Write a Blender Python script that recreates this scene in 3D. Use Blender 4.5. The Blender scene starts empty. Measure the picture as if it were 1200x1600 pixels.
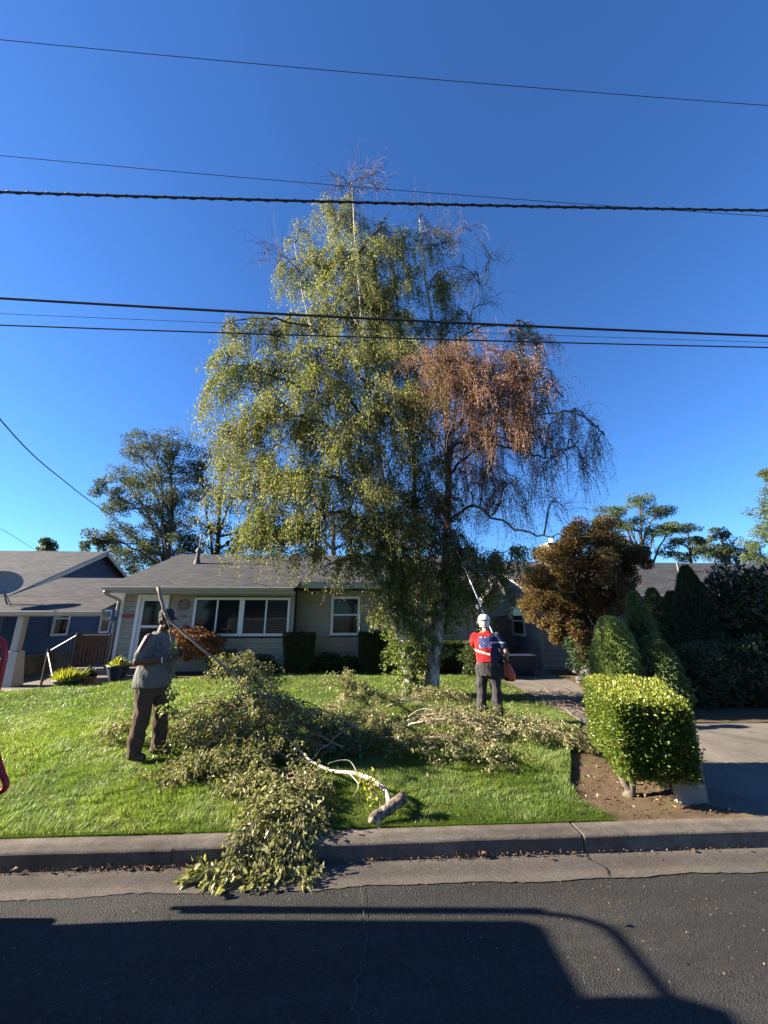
import bpy, math, random
import numpy as np
from mathutils import Vector, Matrix

# ------------------------------------------------------------------ camera, sky, sun, exposure
scene = bpy.context.scene
COL = scene.collection
F_PX, PITCH, YAW, CAM_Z = 605.0, math.radians(15.2), math.radians(3.2), 1.87
cam_data = bpy.data.cameras.new('camera')
cam_data.sensor_fit = 'VERTICAL'
cam_data.sensor_height = 24.0
cam_data.lens = F_PX / 1600.0 * 24.0
cam_data.clip_start = 0.05
cam_data.clip_end = 2000.0
cam = bpy.data.objects.new('camera', cam_data)
COL.objects.link(cam)
cam.location = (0, 0, CAM_Z)
cam.rotation_euler = (math.pi / 2 + PITCH, 0, -YAW)
scene.camera = cam

SUN_EL, SUN_AZ = math.radians(23.0), math.radians(3.3)     # low sun from the left, a touch behind the street line
to_sun = Vector((-math.cos(SUN_EL) * math.cos(SUN_AZ), math.cos(SUN_EL) * math.sin(SUN_AZ), math.sin(SUN_EL)))
world = bpy.data.worlds.new('World')
scene.world = world
world.use_nodes = True
wn = world.node_tree
for n in list(wn.nodes): wn.nodes.remove(n)
sky = wn.nodes.new('ShaderNodeTexSky')
sky.sky_type = 'NISHITA'
sky.sun_disc = False
sky.sun_elevation = SUN_EL
sky.sun_rotation = math.atan2(to_sun.x, to_sun.y)
sky.air_density = 1.0
sky.dust_density = 0.2
sky.ozone_density = 3.0
bg = wn.nodes.new('ShaderNodeBackground')
bg.inputs['Strength'].default_value = 0.05
wo = wn.nodes.new('ShaderNodeOutputWorld')
wb = wn.nodes.new('ShaderNodeMix'); wb.data_type = 'RGBA'; wb.blend_type = 'MULTIPLY'      # cool white balance, even over the whole sky
wb.inputs[0].default_value = 1.0; wb.inputs[7].default_value = (0.385, 0.67, 1.05, 1)
wn.links.new(sky.outputs[0], wb.inputs[6]); wn.links.new(wb.outputs[2], bg.inputs['Color'])
wn.links.new(bg.outputs[0], wo.inputs['Surface'])

sun_data = bpy.data.lights.new('sun', 'SUN')
sun_data.energy = 5.0
sun_data.angle = math.radians(0.53)
sun_data.color = (1.0, 0.88, 0.70)
sun = bpy.data.objects.new('sun', sun_data)
COL.objects.link(sun)
sun.location = (-30, 0, 20)
sun.rotation_euler = (-to_sun).to_track_quat('-Z', 'Y').to_euler()

vs = scene.view_settings
vs.view_transform = 'Standard'
vs.look = 'None'
vs.exposure = 2.3
vs.gamma = 1.0
vs.use_curve_mapping = False

# ------------------------------------------------------------------ helpers
rng = np.random.default_rng(7)
random.seed(7)
_fw = np.array([math.sin(YAW) * math.cos(PITCH), math.cos(YAW) * math.cos(PITCH), math.sin(PITCH)])
_rt = np.array([math.cos(YAW), -math.sin(YAW), 0.0])
_up = np.cross(_rt, _fw)
_C = np.array([0, 0, CAM_Z])
def _ray(px, py): return _fw + _rt * ((px - 600) / F_PX) + _up * ((800 - py) / F_PX)
def at(px, py, y):            # surveyed point: bearing measured in the photograph, depth given
    r = _ray(px, py); return _C + r * (y / r[1])
def atx(px, py, x):
    r = _ray(px, py); return _C + r * (x / r[0])
def gnd(px, py, z=0.0):
    r = _ray(px, py); return _C + r * ((z - CAM_Z) / r[2])

def tag(o, label=None, cat=None, group=None, kind=None):
    if label: o['label'] = label
    if cat: o['category'] = cat
    if group: o['group'] = group
    if kind: o['kind'] = kind
    return o
def empty(name, loc=(0, 0, 0), rz=0.0, parent=None):
    o = bpy.data.objects.new(name, None)
    o.empty_display_size = 0.2
    COL.objects.link(o)
    o.location = loc
    o.rotation_euler = (0, 0, rz)
    if parent: o.parent = parent
    return o
def link(name, me, mat=None, parent=None):
    if mat is not None and len(me.materials) == 0: me.materials.append(mat)
    o = bpy.data.objects.new(name, me)
    COL.objects.link(o)
    if parent is not None: o.parent = parent
    return o
def copy_tree(o, parent=None):
    c = o.copy(); COL.objects.link(c); c.parent = parent
    for ch in list(o.children): copy_tree(ch, c)
    return c

class Geo:
    """collects vertices and faces, builds ONE mesh object"""
    def __init__(s): s.v = []; s.f = []; s.n = 0; s.t = []
    def add(s, v, f, tint=None):
        v = np.asarray(v, float).reshape(-1, 3)
        if isinstance(f, np.ndarray): s.f.append(f + s.n)
        else:
            for q in f: s.f.append(np.array([q]) + s.n)
        s.v.append(v); s.n += len(v)
        s.t.append(np.full(len(v), 0.5) if tint is None else np.asarray(tint, float))
        return s
    def box(s, a, b, M=None):
        x0, y0, z0 = a; x1, y1, z1 = b
        v = np.array([(x0,y0,z0),(x1,y0,z0),(x1,y1,z0),(x0,y1,z0),(x0,y0,z1),(x1,y0,z1),(x1,y1,z1),(x0,y1,z1)], float)
        if M is not None: v = v @ np.array(M.to_3x3()).T + np.array(M.translation)
        return s.add(v, np.array([(0,3,2,1),(4,5,6,7),(0,1,5,4),(1,2,6,5),(2,3,7,6),(3,0,4,7)]))
    def bevbox(s, a, b, r=0.02):
        x0, y0, z0 = a; x1, y1, z1 = b
        pts = []
        for (z, ins) in ((z0, r), (z0 + r, 0), (z1 - r, 0), (z1, r)):
            q = [(x0+r+ins*0.0, y0+ins), (x1-r, y0+ins), (x1-ins, y0+r), (x1-ins, y1-r), (x1-r, y1-ins), (x0+r, y1-ins), (x0+ins, y1-r), (x0+ins, y0+r)]
            pts += [(x, y, z) for x, y in q]
        f = []
        for k in range(3):
            for i in range(8):
                j = (i + 1) % 8
                f.append((k*8+i, k*8+j, k*8+8+j, k*8+8+i))
        s.add(pts, np.array(f))
        n = s.n - 32
        s.f.append(np.array([[n+7-i for i in range(8)]])); s.f.append(np.array([[n+24+i for i in range(8)]]))
        return s
    def prism(s, poly, z0, z1):           # polygon in xy, extruded in z
        n = len(poly)
        v = [(x, y, z0) for x, y in poly] + [(x, y, z1) for x, y in poly]
        s.add(v, np.array([(i, (i+1) % n, n+(i+1) % n, n+i) for i in range(n)]))
        k = s.n - 2*n
        s.f.append(np.array([[k+n-1-i for i in range(n)]])); s.f.append(np.array([[k+n+i for i in range(n)]]))
        return s
    def prism_x(s, poly, x0, x1):         # polygon in (y,z), extruded in x
        n = len(poly)
        v = [(x0, y, z) for y, z in poly] + [(x1, y, z) for y, z in poly]
        s.add(v, np.array([(i, (i+1) % n, n+(i+1) % n, n+i) for i in range(n)]))
        k = s.n - 2*n
        s.f.append(np.array([[k+n-1-i for i in range(n)]])); s.f.append(np.array([[k+n+i for i in range(n)]]))
        return s
    def tubes(s, paths, radii, sides=5, tint=None, cap=True):
        P = np.asarray(paths, float); R = np.asarray(radii, float)
        if P.ndim == 2: P = P[None]; R = R[None]
        N, K, _ = P.shape
        T = np.empty_like(P)
        T[:, 1:-1] = P[:, 2:] - P[:, :-2]; T[:, 0] = P[:, 1] - P[:, 0]; T[:, -1] = P[:, -1] - P[:, -2]
        T /= np.linalg.norm(T, axis=2, keepdims=True) + 1e-9
        mean = P[:, -1] - P[:, 0]
        ref = np.where(np.abs(mean[:, 2:3]) > 0.8 * np.linalg.norm(mean, axis=1, keepdims=True), np.array([[1., 0.13, 0]]), np.array([[0.1, 0.05, 1.]]))
        A = np.cross(T, ref[:, None, :]); A /= np.linalg.norm(A, axis=2, keepdims=True) + 1e-9
        B = np.cross(T, A)
        ang = np.arange(sides) * 2 * math.pi / sides
        V = P[:, :, None] + R[:, :, None, None] * (A[:, :, None] * np.cos(ang)[None, None, :, None] + B[:, :, None] * np.sin(ang)[None, None, :, None])
        k, i = np.meshgrid(np.arange(K - 1), np.arange(sides), indexing='ij')
        j = (i + 1) % sides
        f = np.stack([k*sides+i, k*sides+j, (k+1)*sides+j, (k+1)*sides+i], -1).reshape(-1, 4)
        f = (f[None] + (np.arange(N) * K * sides)[:, None, None]).reshape(-1, 4)
        tt = None
        if tint is not None: tt = np.repeat(np.asarray(tint, float).reshape(N), K * sides)
        base = s.n
        s.add(V.reshape(-1, 3), f, tt)
        if cap:
            for q in range(N):
                b = base + q * K * sides
                s.f.append(np.array([[b + sides - 1 - m for m in range(sides)]])); s.f.append(np.array([[b + (K-1)*sides + m for m in range(sides)]]))
        return s
    def leaves(s, P, D, S, tint, width=0.55, fold=0.10, r=None):
        r = r or rng
        P = np.asarray(P, float); N = len(P)
        if N == 0: return s
        D = np.asarray(D, float); D = D / (np.linalg.norm(D, axis=1, keepdims=True) + 1e-9)
        S = np.broadcast_to(np.asarray(S, float), (N,))[:, None]
        rv = r.normal(size=(N, 3))
        side = np.cross(D, rv); side /= np.linalg.norm(side, axis=1, keepdims=True) + 1e-9
        nr = np.cross(D, side)
        mid = P + D * S * 0.42
        V = np.stack([P, mid + side*S*width*0.5 + nr*S*fold, P + D*S + nr*S*fold*0.6, mid - side*S*width*0.5 + nr*S*fold], 1)
        b = np.arange(N)[:, None] * 4
        f = np.concatenate([b + np.array([[0, 3, 2]]), b + np.array([[0, 2, 1]])], 0)
        s.add(V.reshape(-1, 3), f, np.repeat(np.broadcast_to(np.asarray(tint, float), (N,)), 4))
        return s
    def mesh(s, name, smooth=False):
        me = bpy.data.meshes.new(name)
        V = np.concatenate(s.v) if s.v else np.zeros((0, 3))
        me.vertices.add(len(V)); me.vertices.foreach_set('co', V.astype(np.float32).ravel())
        idx = np.concatenate([f.ravel() for f in s.f]) if s.f else np.zeros(0, int)
        tot = np.concatenate([np.full(f.shape[0], f.shape[1]) for f in s.f]) if s.f else np.zeros(0, int)
        me.loops.add(len(idx)); me.loops.foreach_set('vertex_index', idx.astype(np.int32))
        me.polygons.add(len(tot))
        st = np.concatenate([[0], np.cumsum(tot)[:-1]]) if len(tot) else tot
        me.polygons.foreach_set('loop_start', st.astype(np.int32))
        me.polygons.foreach_set('use_smooth', np.full(len(tot), bool(smooth)))
        a = me.attributes.new('tint', 'FLOAT', 'POINT')
        a.data.foreach_set('value', np.concatenate(s.t).astype(np.float32) if s.t else np.zeros(0, np.float32))
        me.update(calc_edges=True)
        return me
    def build(s, name, mat=None, parent=None, smooth=False):
        return link(name, s.mesh(name, smooth), mat, parent)

def spline(pts, n=24):
    P = np.asarray(pts, float)
    if len(P) == 2: return P[0] + (P[1] - P[0]) * np.linspace(0, 1, n)[:, None]
    Q = np.vstack([2*P[0]-P[1], P, 2*P[-1]-P[-2]])
    seg = len(P) - 1
    out = []
    for t in np.linspace(0, seg - 1e-6, n):
        i = int(t); u = t - i
        p0, p1, p2, p3 = Q[i:i+4]
        out.append(0.5*((2*p1) + (-p0+p2)*u + (2*p0-5*p1+4*p2-p3)*u*u + (-p0+3*p1-3*p2+p3)*u**3))
    return np.array(out)
def unit(v): v = np.asarray(v, float); return v / (np.linalg.norm(v) + 1e-9)
def rnd(a, b): return float(rng.uniform(a, b))
def pick(x): return x[int(rng.integers(len(x)))]
_WP = {}
def thing(name, loc, label, cat, group=None):      # Empty at the base; its parts are modelled in world coordinates
    o = empty(name, tuple(float(v) for v in loc)); tag(o, label, cat, group)
    _WP[o.name] = Matrix.Translation(-Vector(o.location)); return o
_link0 = link
def link(name, me, mat=None, parent=None):
    o = _link0(name, me, mat, parent)
    if parent is not None and parent.name in _WP: o.matrix_parent_inverse = _WP[parent.name]
    return o
# ------------------------------------------------------------------ materials (all procedural)
class Mat:
    def __init__(s, name):
        s.m = bpy.data.materials.new(name); s.m.use_nodes = True
        s.t = s.m.node_tree
        for n in list(s.t.nodes): s.t.nodes.remove(n)
        s.out = s.n('ShaderNodeOutputMaterial'); s.b = s.n('ShaderNodeBsdfPrincipled')
        s.l(s.b.outputs[0], s.out.inputs['Surface'])
        s._co = None
    def n(s, t, **k):
        x = s.t.nodes.new(t)
        for a, v in k.items(): setattr(x, a, v)
        return x
    def l(s, a, b): s.t.links.new(a, b)
    def co(s, kind='Object'):
        if s._co is None: s._co = s.n('ShaderNodeTexCoord')
        return s._co.outputs[kind]
    def mapping(s, scale, kind='Object', rot=(0, 0, 0)):
        m = s.n('ShaderNodeMapping'); m.inputs['Scale'].default_value = scale; m.inputs['Rotation'].default_value = rot
        s.l(s.co(kind), m.inputs['Vector']); return m.outputs[0]
    def noise(s, scale, detail=4, rough=0.6, vec=None):
        x = s.n('ShaderNodeTexNoise'); x.inputs['Scale'].default_value = scale; x.inputs['Detail'].default_value = detail; x.inputs['Roughness'].default_value = rough
        s.l(vec if vec is not None else s.co(), x.inputs['Vector']); return x.outputs['Fac']
    def vor(s, scale, vec=None, feature='F1', out='Distance'):
        x = s.n('ShaderNodeTexVoronoi'); x.feature = feature; x.inputs['Scale'].default_value = scale
        s.l(vec if vec is not None else s.co(), x.inputs['Vector']); return x.outputs[out]
    def ramp(s, fac, stops):
        x = s.n('ShaderNodeValToRGB'); e = x.color_ramp.elements
        while len(e) < len(stops): e.new(0.5)
        for k, (p, c) in enumerate(stops):
            e[k].position = p; e[k].color = (c[0], c[1], c[2], 1) if hasattr(c, '__len__') else (c, c, c, 1)
        s.l(fac, x.inputs[0]); return x.outputs[0]
    def mix(s, fac, a, b, mode='MIX'):
        x = s.n('ShaderNodeMix', data_type='RGBA', blend_type=mode)
        for sock, v in ((x.inputs[0], fac), (x.inputs[6], a), (x.inputs[7], b)):
            if hasattr(v, 'links'): s.l(v, sock)
            elif hasattr(v, '__len__'): sock.default_value = (v[0], v[1], v[2], 1)
            else: sock.default_value = v
        return x.outputs[2]
    def attr(s, name='tint'):
        x = s.n('ShaderNodeAttribute', attribute_name=name); return x.outputs['Fac']
    def col(s, c):
        if hasattr(c, 'links'): s.l(c, s.b.inputs['Base Color'])
        else: s.b.inputs['Base Color'].default_value = (c[0], c[1], c[2], 1)
        return s
    def rough(s, r):
        if hasattr(r, 'links'): s.l(r, s.b.inputs['Roughness'])
        else: s.b.inputs['Roughness'].default_value = r
        return s
    def spec(s, v): s.b.inputs['Specular IOR Level'].default_value = v; return s
    def metal(s, v): s.b.inputs['Metallic'].default_value = v; return s
    def bump(s, h, strength=0.4, dist=0.01):
        x = s.n('ShaderNodeBump'); x.inputs['Strength'].default_value = strength; x.inputs['Distance'].default_value = dist
        s.l(h, x.inputs['Height']); s.l(x.outputs[0], s.b.inputs['Normal']); return s
def C3(c, k): return tuple(v * k for v in c)
def plain(name, c, rough=0.6, var=0.18, scale=6, bump=0.0, bscale=40, metal=0.0, spec=0.5):
    m = Mat(name)
    f = m.noise(scale, 5)
    m.col(m.ramp(f, [(0.3, C3(c, 1 - var)), (0.7, C3(c, 1 + var))])).rough(rough).metal(metal).spec(spec)
    if bump: m.bump(m.noise(bscale, 4), bump, 0.01)
    return m.m
def leafmat(name, stops, trans=0.35, rough=0.5, tcol=1.5, spec=0.4):
    m = Mat(name)
    c = m.ramp(m.attr(), stops)
    m.col(c).rough(rough).spec(spec)
    tr = m.n('ShaderNodeBsdfTranslucent')
    tc = m.mix(1.0, c, (tcol, tcol * 1.05, tcol * 0.55), 'MULTIPLY')
    m.l(tc, tr.inputs['Color'])
    mx = m.n('ShaderNodeMixShader'); mx.inputs[0].default_value = trans
    m.l(m.b.outputs[0], mx.inputs[1]); m.l(tr.outputs[0], mx.inputs[2]); m.l(mx.outputs[0], m.out.inputs['Surface'])
    return m.m
M = {}
# asphalt, old gutter, kerb, concrete
m = Mat('asphalt'); f1 = m.noise(0.8, 6, 0.65); f2 = m.noise(2.3, 5, 0.7, m.mapping((0.35, 1.6, 1))); f3 = m.noise(5.5, 3, 0.5); v = m.vor(130)
base = m.ramp(f1, [(0.25, (0.021, 0.0205, 0.020)), (0.75, (0.038, 0.036, 0.034))])
base = m.mix(1.0, base, m.ramp(f2, [(0.35, 0.78), (0.65, 1.25)]), 'MULTIPLY')
base = m.mix(m.ramp(f3, [(0.66, 0.0), (0.72, 0.55)]), base, (0.010, 0.010, 0.010))
agg = m.ramp(m.vor(95, out='Color'), [(0.0, 0.55), (0.75, 1.0), (0.93, 1.5), (1.0, 2.6)])
m.col(m.mix(1.0, base, agg, 'MULTIPLY')).rough(0.85).spec(0.3).bump(v, 0.8, 0.008); M['asphalt'] = m.m
m = Mat('gutter_asphalt'); f1 = m.noise(1.5, 6, 0.7)
base = m.ramp(f1, [(0.25, (0.070, 0.060, 0.051)), (0.75, (0.118, 0.102, 0.087))])
agg = m.ramp(m.vor(110, out='Color'), [(0.0, 0.72), (0.6, 1.0), (1.0, 1.35)])
m.col(m.mix(1.0, base, agg, 'MULTIPLY')).rough(0.9).spec(0.25).bump(m.noise(150, 4), 0.6, 0.008); M['gutter'] = m.m
m = Mat('kerb_concrete'); f1 = m.noise(3.0, 6, 0.7); f3 = m.noise(0.9, 3)
base = m.ramp(f1, [(0.28, (0.075, 0.062, 0.05)), (0.55, (0.15, 0.128, 0.106)), (0.8, (0.215, 0.19, 0.16))])
base = m.mix(m.ramp(f3, [(0.45, 0.0), (0.65, 0.55)]), base, (0.07, 0.058, 0.048))
agg = m.ramp(m.vor(120, out='Color'), [(0.0, 0.7), (0.7, 1.0), (1.0, 1.35)])
m.col(m.mix(1.0, base, agg, 'MULTIPLY')).rough(0.9).spec(0.25).bump(m.noise(90, 5), 0.7, 0.008); M['kerb'] = m.m
m = Mat('drive_concrete'); f1 = m.noise(1.2, 6, 0.65)
base = m.ramp(f1, [(0.3, (0.095, 0.083, 0.069)), (0.7, (0.175, 0.155, 0.132))])
m.col(m.mix(1.0, base, m.ramp(m.vor(70, out='Color'), [(0.0, 0.75), (1.0, 1.2)]), 'MULTIPLY')).rough(0.9).spec(0.25).bump(m.noise(60, 5), 0.4, 0.006); M['drive'] = m.m
M['wall_concrete'] = plain('wall_concrete', (0.23, 0.22, 0.19), 0.85, 0.25, 2.5, 0.3, 30)
M['old_concrete'] = plain('old_concrete', (0.19, 0.165, 0.125), 0.9, 0.45, 2.0, 0.5, 20)
M['crack'] = plain('crack_filler', (0.02, 0.019, 0.017), 0.95)
# soil, mulch, lawn
m = Mat('mulch'); f1 = m.noise(2.0, 6, 0.7); v = m.noise(55, 5, .75, m.mapping((1, 1.8, 1)))
c = m.ramp(v, [(0.3, (0.05, 0.031, 0.018)), (0.5, (0.10, 0.066, 0.041)), (0.72, (0.19, 0.135, 0.09))])
c = m.mix(m.ramp(f1, [(0.48, 0.0), (0.62, 0.8)]), c, (0.095, 0.085, 0.026))
m.col(c).rough(0.95).spec(0.2).bump(m.noise(70, 5, .7), 0.7, 0.012); M['mulch'] = m.m
m = Mat('lawn_ground'); f1 = m.noise(1.3, 5); f2 = m.noise(45, 4, 0.7)
c = m.ramp(f2, [(0.3, (0.03, 0.042, 0.010)), (0.7, (0.085, 0.115, 0.024))]); m.col(c).rough(0.95).spec(0.1).bump(f2, 1.0, 0.03); M['lawn'] = m.m
M['earth'] = plain('earth', (0.09, 0.085, 0.05), 0.95, 0.4, 0.3, 0.4, 8)
M['grass'] = leafmat('grass_blades', [(0.0, (0.052, 0.098, 0.017)), (0.5, (0.122, 0.185, 0.034)), (0.85, (0.205, 0.25, 0.066)), (1.0, (0.36, 0.33, 0.17))], 0.42, 0.45, 1.6)
# leaves
M['birch_leaf'] = leafmat('birch_leaf', [(0.0, (0.040, 0.050, 0.014)), (0.35, (0.090, 0.105, 0.029)), (0.7, (0.145, 0.157, 0.048)), (1.0, (0.26, 0.255, 0.105))], 0.42, 0.5, 1.7, 0.2)
M['dead_leaf'] = leafmat('dead_birch_leaf', [(0.0, (0.055, 0.028, 0.018)), (0.5, (0.175, 0.084, 0.04)), (1.0, (0.38, 0.19, 0.095))], 0.35, 0.6, 1.3, 0.3)
M['shoot_leaf'] = leafmat('trunk_shoot_leaf', [(0.0, (0.04, 0.062, 0.015)), (0.5, (0.11, 0.15, 0.035)), (1.0, (0.25, 0.28, 0.11))], 0.36, 0.45, 1.5, 0.3)
M['cut_leaf'] = leafmat('cut_branch_leaf', [(0.0, (0.055, 0.064, 0.024)), (0.4, (0.12, 0.13, 0.048)), (0.75, (0.21, 0.208, 0.09)), (1.0, (0.34, 0.325, 0.18))], 0.34, 0.38, 1.4, 0.3)
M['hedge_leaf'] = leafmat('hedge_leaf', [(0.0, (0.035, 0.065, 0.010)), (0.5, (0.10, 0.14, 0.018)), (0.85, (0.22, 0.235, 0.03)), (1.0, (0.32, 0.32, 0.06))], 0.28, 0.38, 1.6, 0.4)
M['box_leaf'] = leafmat('boxwood_leaf', [(0.0, (0.018, 0.034, 0.010)), (1.0, (0.06, 0.09, 0.024))], 0.2, 0.4)
M['spruce'] = leafmat('spruce_needle', [(0.0, (0.04, 0.066, 0.022)), (0.6, (0.11, 0.16, 0.055)), (1.0, (0.18, 0.235, 0.09))], 0.15, 0.55)
M['spruce_dark'] = leafmat('dark_spruce_needle', [(0.0, (0.016, 0.026, 0.012)), (1.0, (0.06, 0.085, 0.034))], 0.1, 0.6)
M['yew_light'] = leafmat('light_conifer_needle', [(0.0, (0.10, 0.14, 0.04)), (0.6, (0.23, 0.29, 0.10)), (1.0, (0.34, 0.40, 0.18))], 0.35, 0.5)
M['rhodo'] = leafmat('dark_shrub_leaf', [(0.0, (0.016, 0.022, 0.010)), (0.8, (0.042, 0.055, 0.022)), (1.0, (0.10, 0.115, 0.05))], 0.1, 0.45)
M['bronze'] = leafmat('bronze_maple_leaf', [(0.0, (0.065, 0.034, 0.018)), (0.35, (0.135, 0.076, 0.034)), (0.6, (0.14, 0.115, 0.042)), (1.0, (0.26, 0.20, 0.085))], 0.3, 0.6, 1.4, 0.2)
M['red_maple'] = leafmat('russet_shrub_leaf', [(0.0, (0.07, 0.028, 0.016)), (1.0, (0.28, 0.13, 0.07))], 0.3, 0.5)
M['tree_leaf'] = leafmat('grey_green_leaf', [(0.0, (0.026, 0.034, 0.018)), (0.5, (0.065, 0.078, 0.04)), (1.0, (0.13, 0.145, 0.075))], 0.3, 0.6, 1.5, 0.2)
M['sumac_leaf'] = leafmat('pale_green_leaf', [(0.0, (0.032, 0.05, 0.022)), (0.5, (0.075, 0.105, 0.045)), (1.0, (0.14, 0.18, 0.085))], 0.3, 0.6, 1.5, 0.2)
M['dark_leaf'] = leafmat('deep_green_leaf', [(0.0, (0.02, 0.032, 0.012)), (1.0, (0.085, 0.115, 0.04))], 0.25, 0.45)
M['yellow_leaf'] = leafmat('yellow_green_leaf', [(0.0, (0.12, 0.16, 0.02)), (1.0, (0.42, 0.38, 0.06))], 0.35, 0.4)
M['red_petal'] = leafmat('red_petal', [(0.0, (0.25, 0.015, 0.012)), (1.0, (0.55, 0.03, 0.025))], 0.2, 0.5)
M['litter'] = leafmat('leaf_litter', [(0.0, (0.06, 0.034, 0.02)), (0.6, (0.14, 0.085, 0.05)), (1.0, (0.34, 0.25, 0.16))], 0.15, 0.7)
# bark
m = Mat('birch_bark'); f = m.noise(7, 5, 0.7, m.mapping((1, 1, 0.35))); lent = m.noise(9, 3, 0.6, m.mapping((1.2, 1.2, 9)))
c = m.ramp(f, [(0.34, (0.06, 0.05, 0.042)), (0.46, (0.28, 0.25, 0.215)), (0.60, (0.56, 0.53, 0.48))])
c = m.mix(m.ramp(lent, [(0.58, 0.0), (0.68, 0.85)]), c, (0.035, 0.028, 0.024))
m.col(c).rough(0.8).spec(0.25).bump(f, 0.8, 0.02); M['birch'] = m.m
m = Mat('rough_birch_bark'); f = m.noise(26, 5, 0.7); f2 = m.noise(60, 3, 0.6)
c = m.ramp(f, [(0.36, (0.055, 0.042, 0.032)), (0.5, (0.19, 0.15, 0.115)), (0.62, (0.40, 0.345, 0.285))]); m.col(c).rough(0.9).spec(0.2).bump(f, 1.0, 0.03); M['log_bark'] = m.m
M['limb'] = plain('dark_birch_limb', (0.075, 0.058, 0.047), 0.85, 0.4, 12, 0.4, 60)
M['pale_stem'] = plain('pale_birch_stem', (0.43, 0.37, 0.305), 0.75, 0.3, 14, 0.3, 50)
M['stem'] = plain('grey_branch', (0.17, 0.14, 0.105), 0.8, 0.35, 14, 0.3, 50)
M['twig'] = plain('twig', (0.125, 0.085, 0.062), 0.8, 0.3, 5)
M['dry_twig'] = plain('dry_twig', (0.24, 0.18, 0.135), 0.85, 0.3, 5)
M['cut_wood'] = plain('cut_wood', (0.60, 0.40, 0.20), 0.8, 0.15, 25)
M['trunk'] = plain('grey_bark', (0.085, 0.07, 0.055), 0.9, 0.35, 8, 0.6, 30)
M['core'] = plain('shrub_shade_core', (0.030, 0.026, 0.016), 1.0, 0.4, 12, 0.8, 30, spec=0.0)  # solid filling of shrubs and hedge; the shade inside is put into its colour
# house
def shingle(name, c):
    m = Mat(name)
    x = m.n('ShaderNodeTexBrick'); m.l(m.mapping((1, 1, 1)), x.inputs['Vector'])
    x.inputs['Scale'].default_value = 1.0; x.inputs['Brick Width'].default_value = 0.30; x.inputs['Row Height'].default_value = 0.14
    x.inputs['Mortar Size'].default_value = 0.010; x.inputs['Mortar Smooth'].default_value = 0.3
    x.inputs['Color1'].default_value = (*C3(c, 0.72), 1); x.inputs['Color2'].default_value = (*C3(c, 1.3), 1); x.inputs['Mortar'].default_value = (*C3(c, 0.35), 1)
    f = m.noise(1.1, 5); g = m.noise(160, 2)
    k = m.mix(1.0, x.outputs['Color'], m.ramp(f, [(0.3, 0.8), (0.7, 1.2)]), 'MULTIPLY')
    k = m.mix(1.0, k, m.ramp(g, [(0.3, 0.8), (0.7, 1.25)]), 'MULTIPLY')
    m.col(k).rough(0.92).spec(0.2).bump(x.outputs['Fac'], -0.8, 0.02); return m.m
M['shingle'] = shingle('roof_shingle', (0.048, 0.048, 0.053))
M['shingle_b'] = shingle('roof_shingle_grey', (0.058, 0.060, 0.066))
M['siding'] = plain('taupe_siding', (0.33, 0.29, 0.225), 0.75, 0.08, 3, 0.15, 60)
M['siding_grey'] = plain('grey_siding', (0.22, 0.21, 0.20), 0.75, 0.1, 2, 0.15, 60)
M['wall_back'] = plain('wall_lap_shade', (0.05, 0.047, 0.042), 0.9, 0.1)  # dark backing: shadow lines under the lapped boards are put into its colour
M['navy'] = plain('navy_siding', (0.022, 0.040, 0.095), 0.6, 0.12, 3, 0.1, 60)
M['white'] = plain('white_trim', (0.74, 0.73, 0.70), 0.5, 0.05, 3)
M['gutterw'] = plain('white_gutter', (0.36, 0.345, 0.315), 0.4, 0.06, 4)
M['grey_paint'] = plain('beige_post_paint', (0.40, 0.37, 0.32), 0.65, 0.08, 4)
m = Mat('window_glass'); m.col((0.012, 0.014, 0.016)).rough(0.05).spec(0.35); M['glass'] = m.m
M['blind'] = plain('window_blind', (0.09, 0.09, 0.088), 0.7, 0.1)
M['dark'] = plain('dark_void', (0.02, 0.02, 0.02), 0.9)
M['black_metal'] = plain('black_metal', (0.018, 0.018, 0.02), 0.4, 0.2, 8, 0, 40, 0.3)
M['dark_metal'] = plain('dark_grey_metal', (0.06, 0.06, 0.065), 0.45, 0.2, 8, 0, 40, 0.4)
M['dish'] = plain('dish_grey', (0.20, 0.20, 0.20), 0.5, 0.1)
M['door'] = plain('white_door', (0.70, 0.70, 0.68), 0.5, 0.04)
M['fence_wood'] = plain('brown_fence_wood', (0.19, 0.085, 0.045), 0.85, 0.35, 5, 0.4, 30)
M['grey_wood'] = plain('weathered_fence_wood', (0.26, 0.205, 0.155), 0.9, 0.35, 5, 0.4, 30)
M['red_wood'] = plain('red_plaque', (0.30, 0.045, 0.03), 0.7)
M['brick'] = plain('chimney_brick', (0.42, 0.30, 0.24), 0.9, 0.25, 6, 0.4, 30)
M['terracotta'] = plain('terracotta', (0.33, 0.12, 0.065), 0.8, 0.15, 6)
M['blue_glaze'] = plain('blue_grey_glaze', (0.028, 0.042, 0.062), 0.28, 0.3, 8)
M['green_pot'] = plain('green_pot', (0.05, 0.075, 0.03), 0.5, 0.2)
M['bin'] = plain('navy_bin_plastic', (0.018, 0.028, 0.06), 0.5, 0.15)
M['stone'] = plain('basalt_stone', (0.085, 0.08, 0.078), 0.9, 0.4, 6, 0.6, 20)
M['wire'] = plain('cable_black', (0.015, 0.015, 0.017), 0.6, 0.2)
M['red_paint'] = plain('red_enamel', (0.42, 0.012, 0.02), 0.35, 0.12, 8)
M['truck_white'] = plain('truck_paint', (0.55, 0.55, 0.54), 0.4, 0.06, 3)
M['rubber'] = plain('rubber', (0.02, 0.02, 0.02), 0.8, 0.2)
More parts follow.
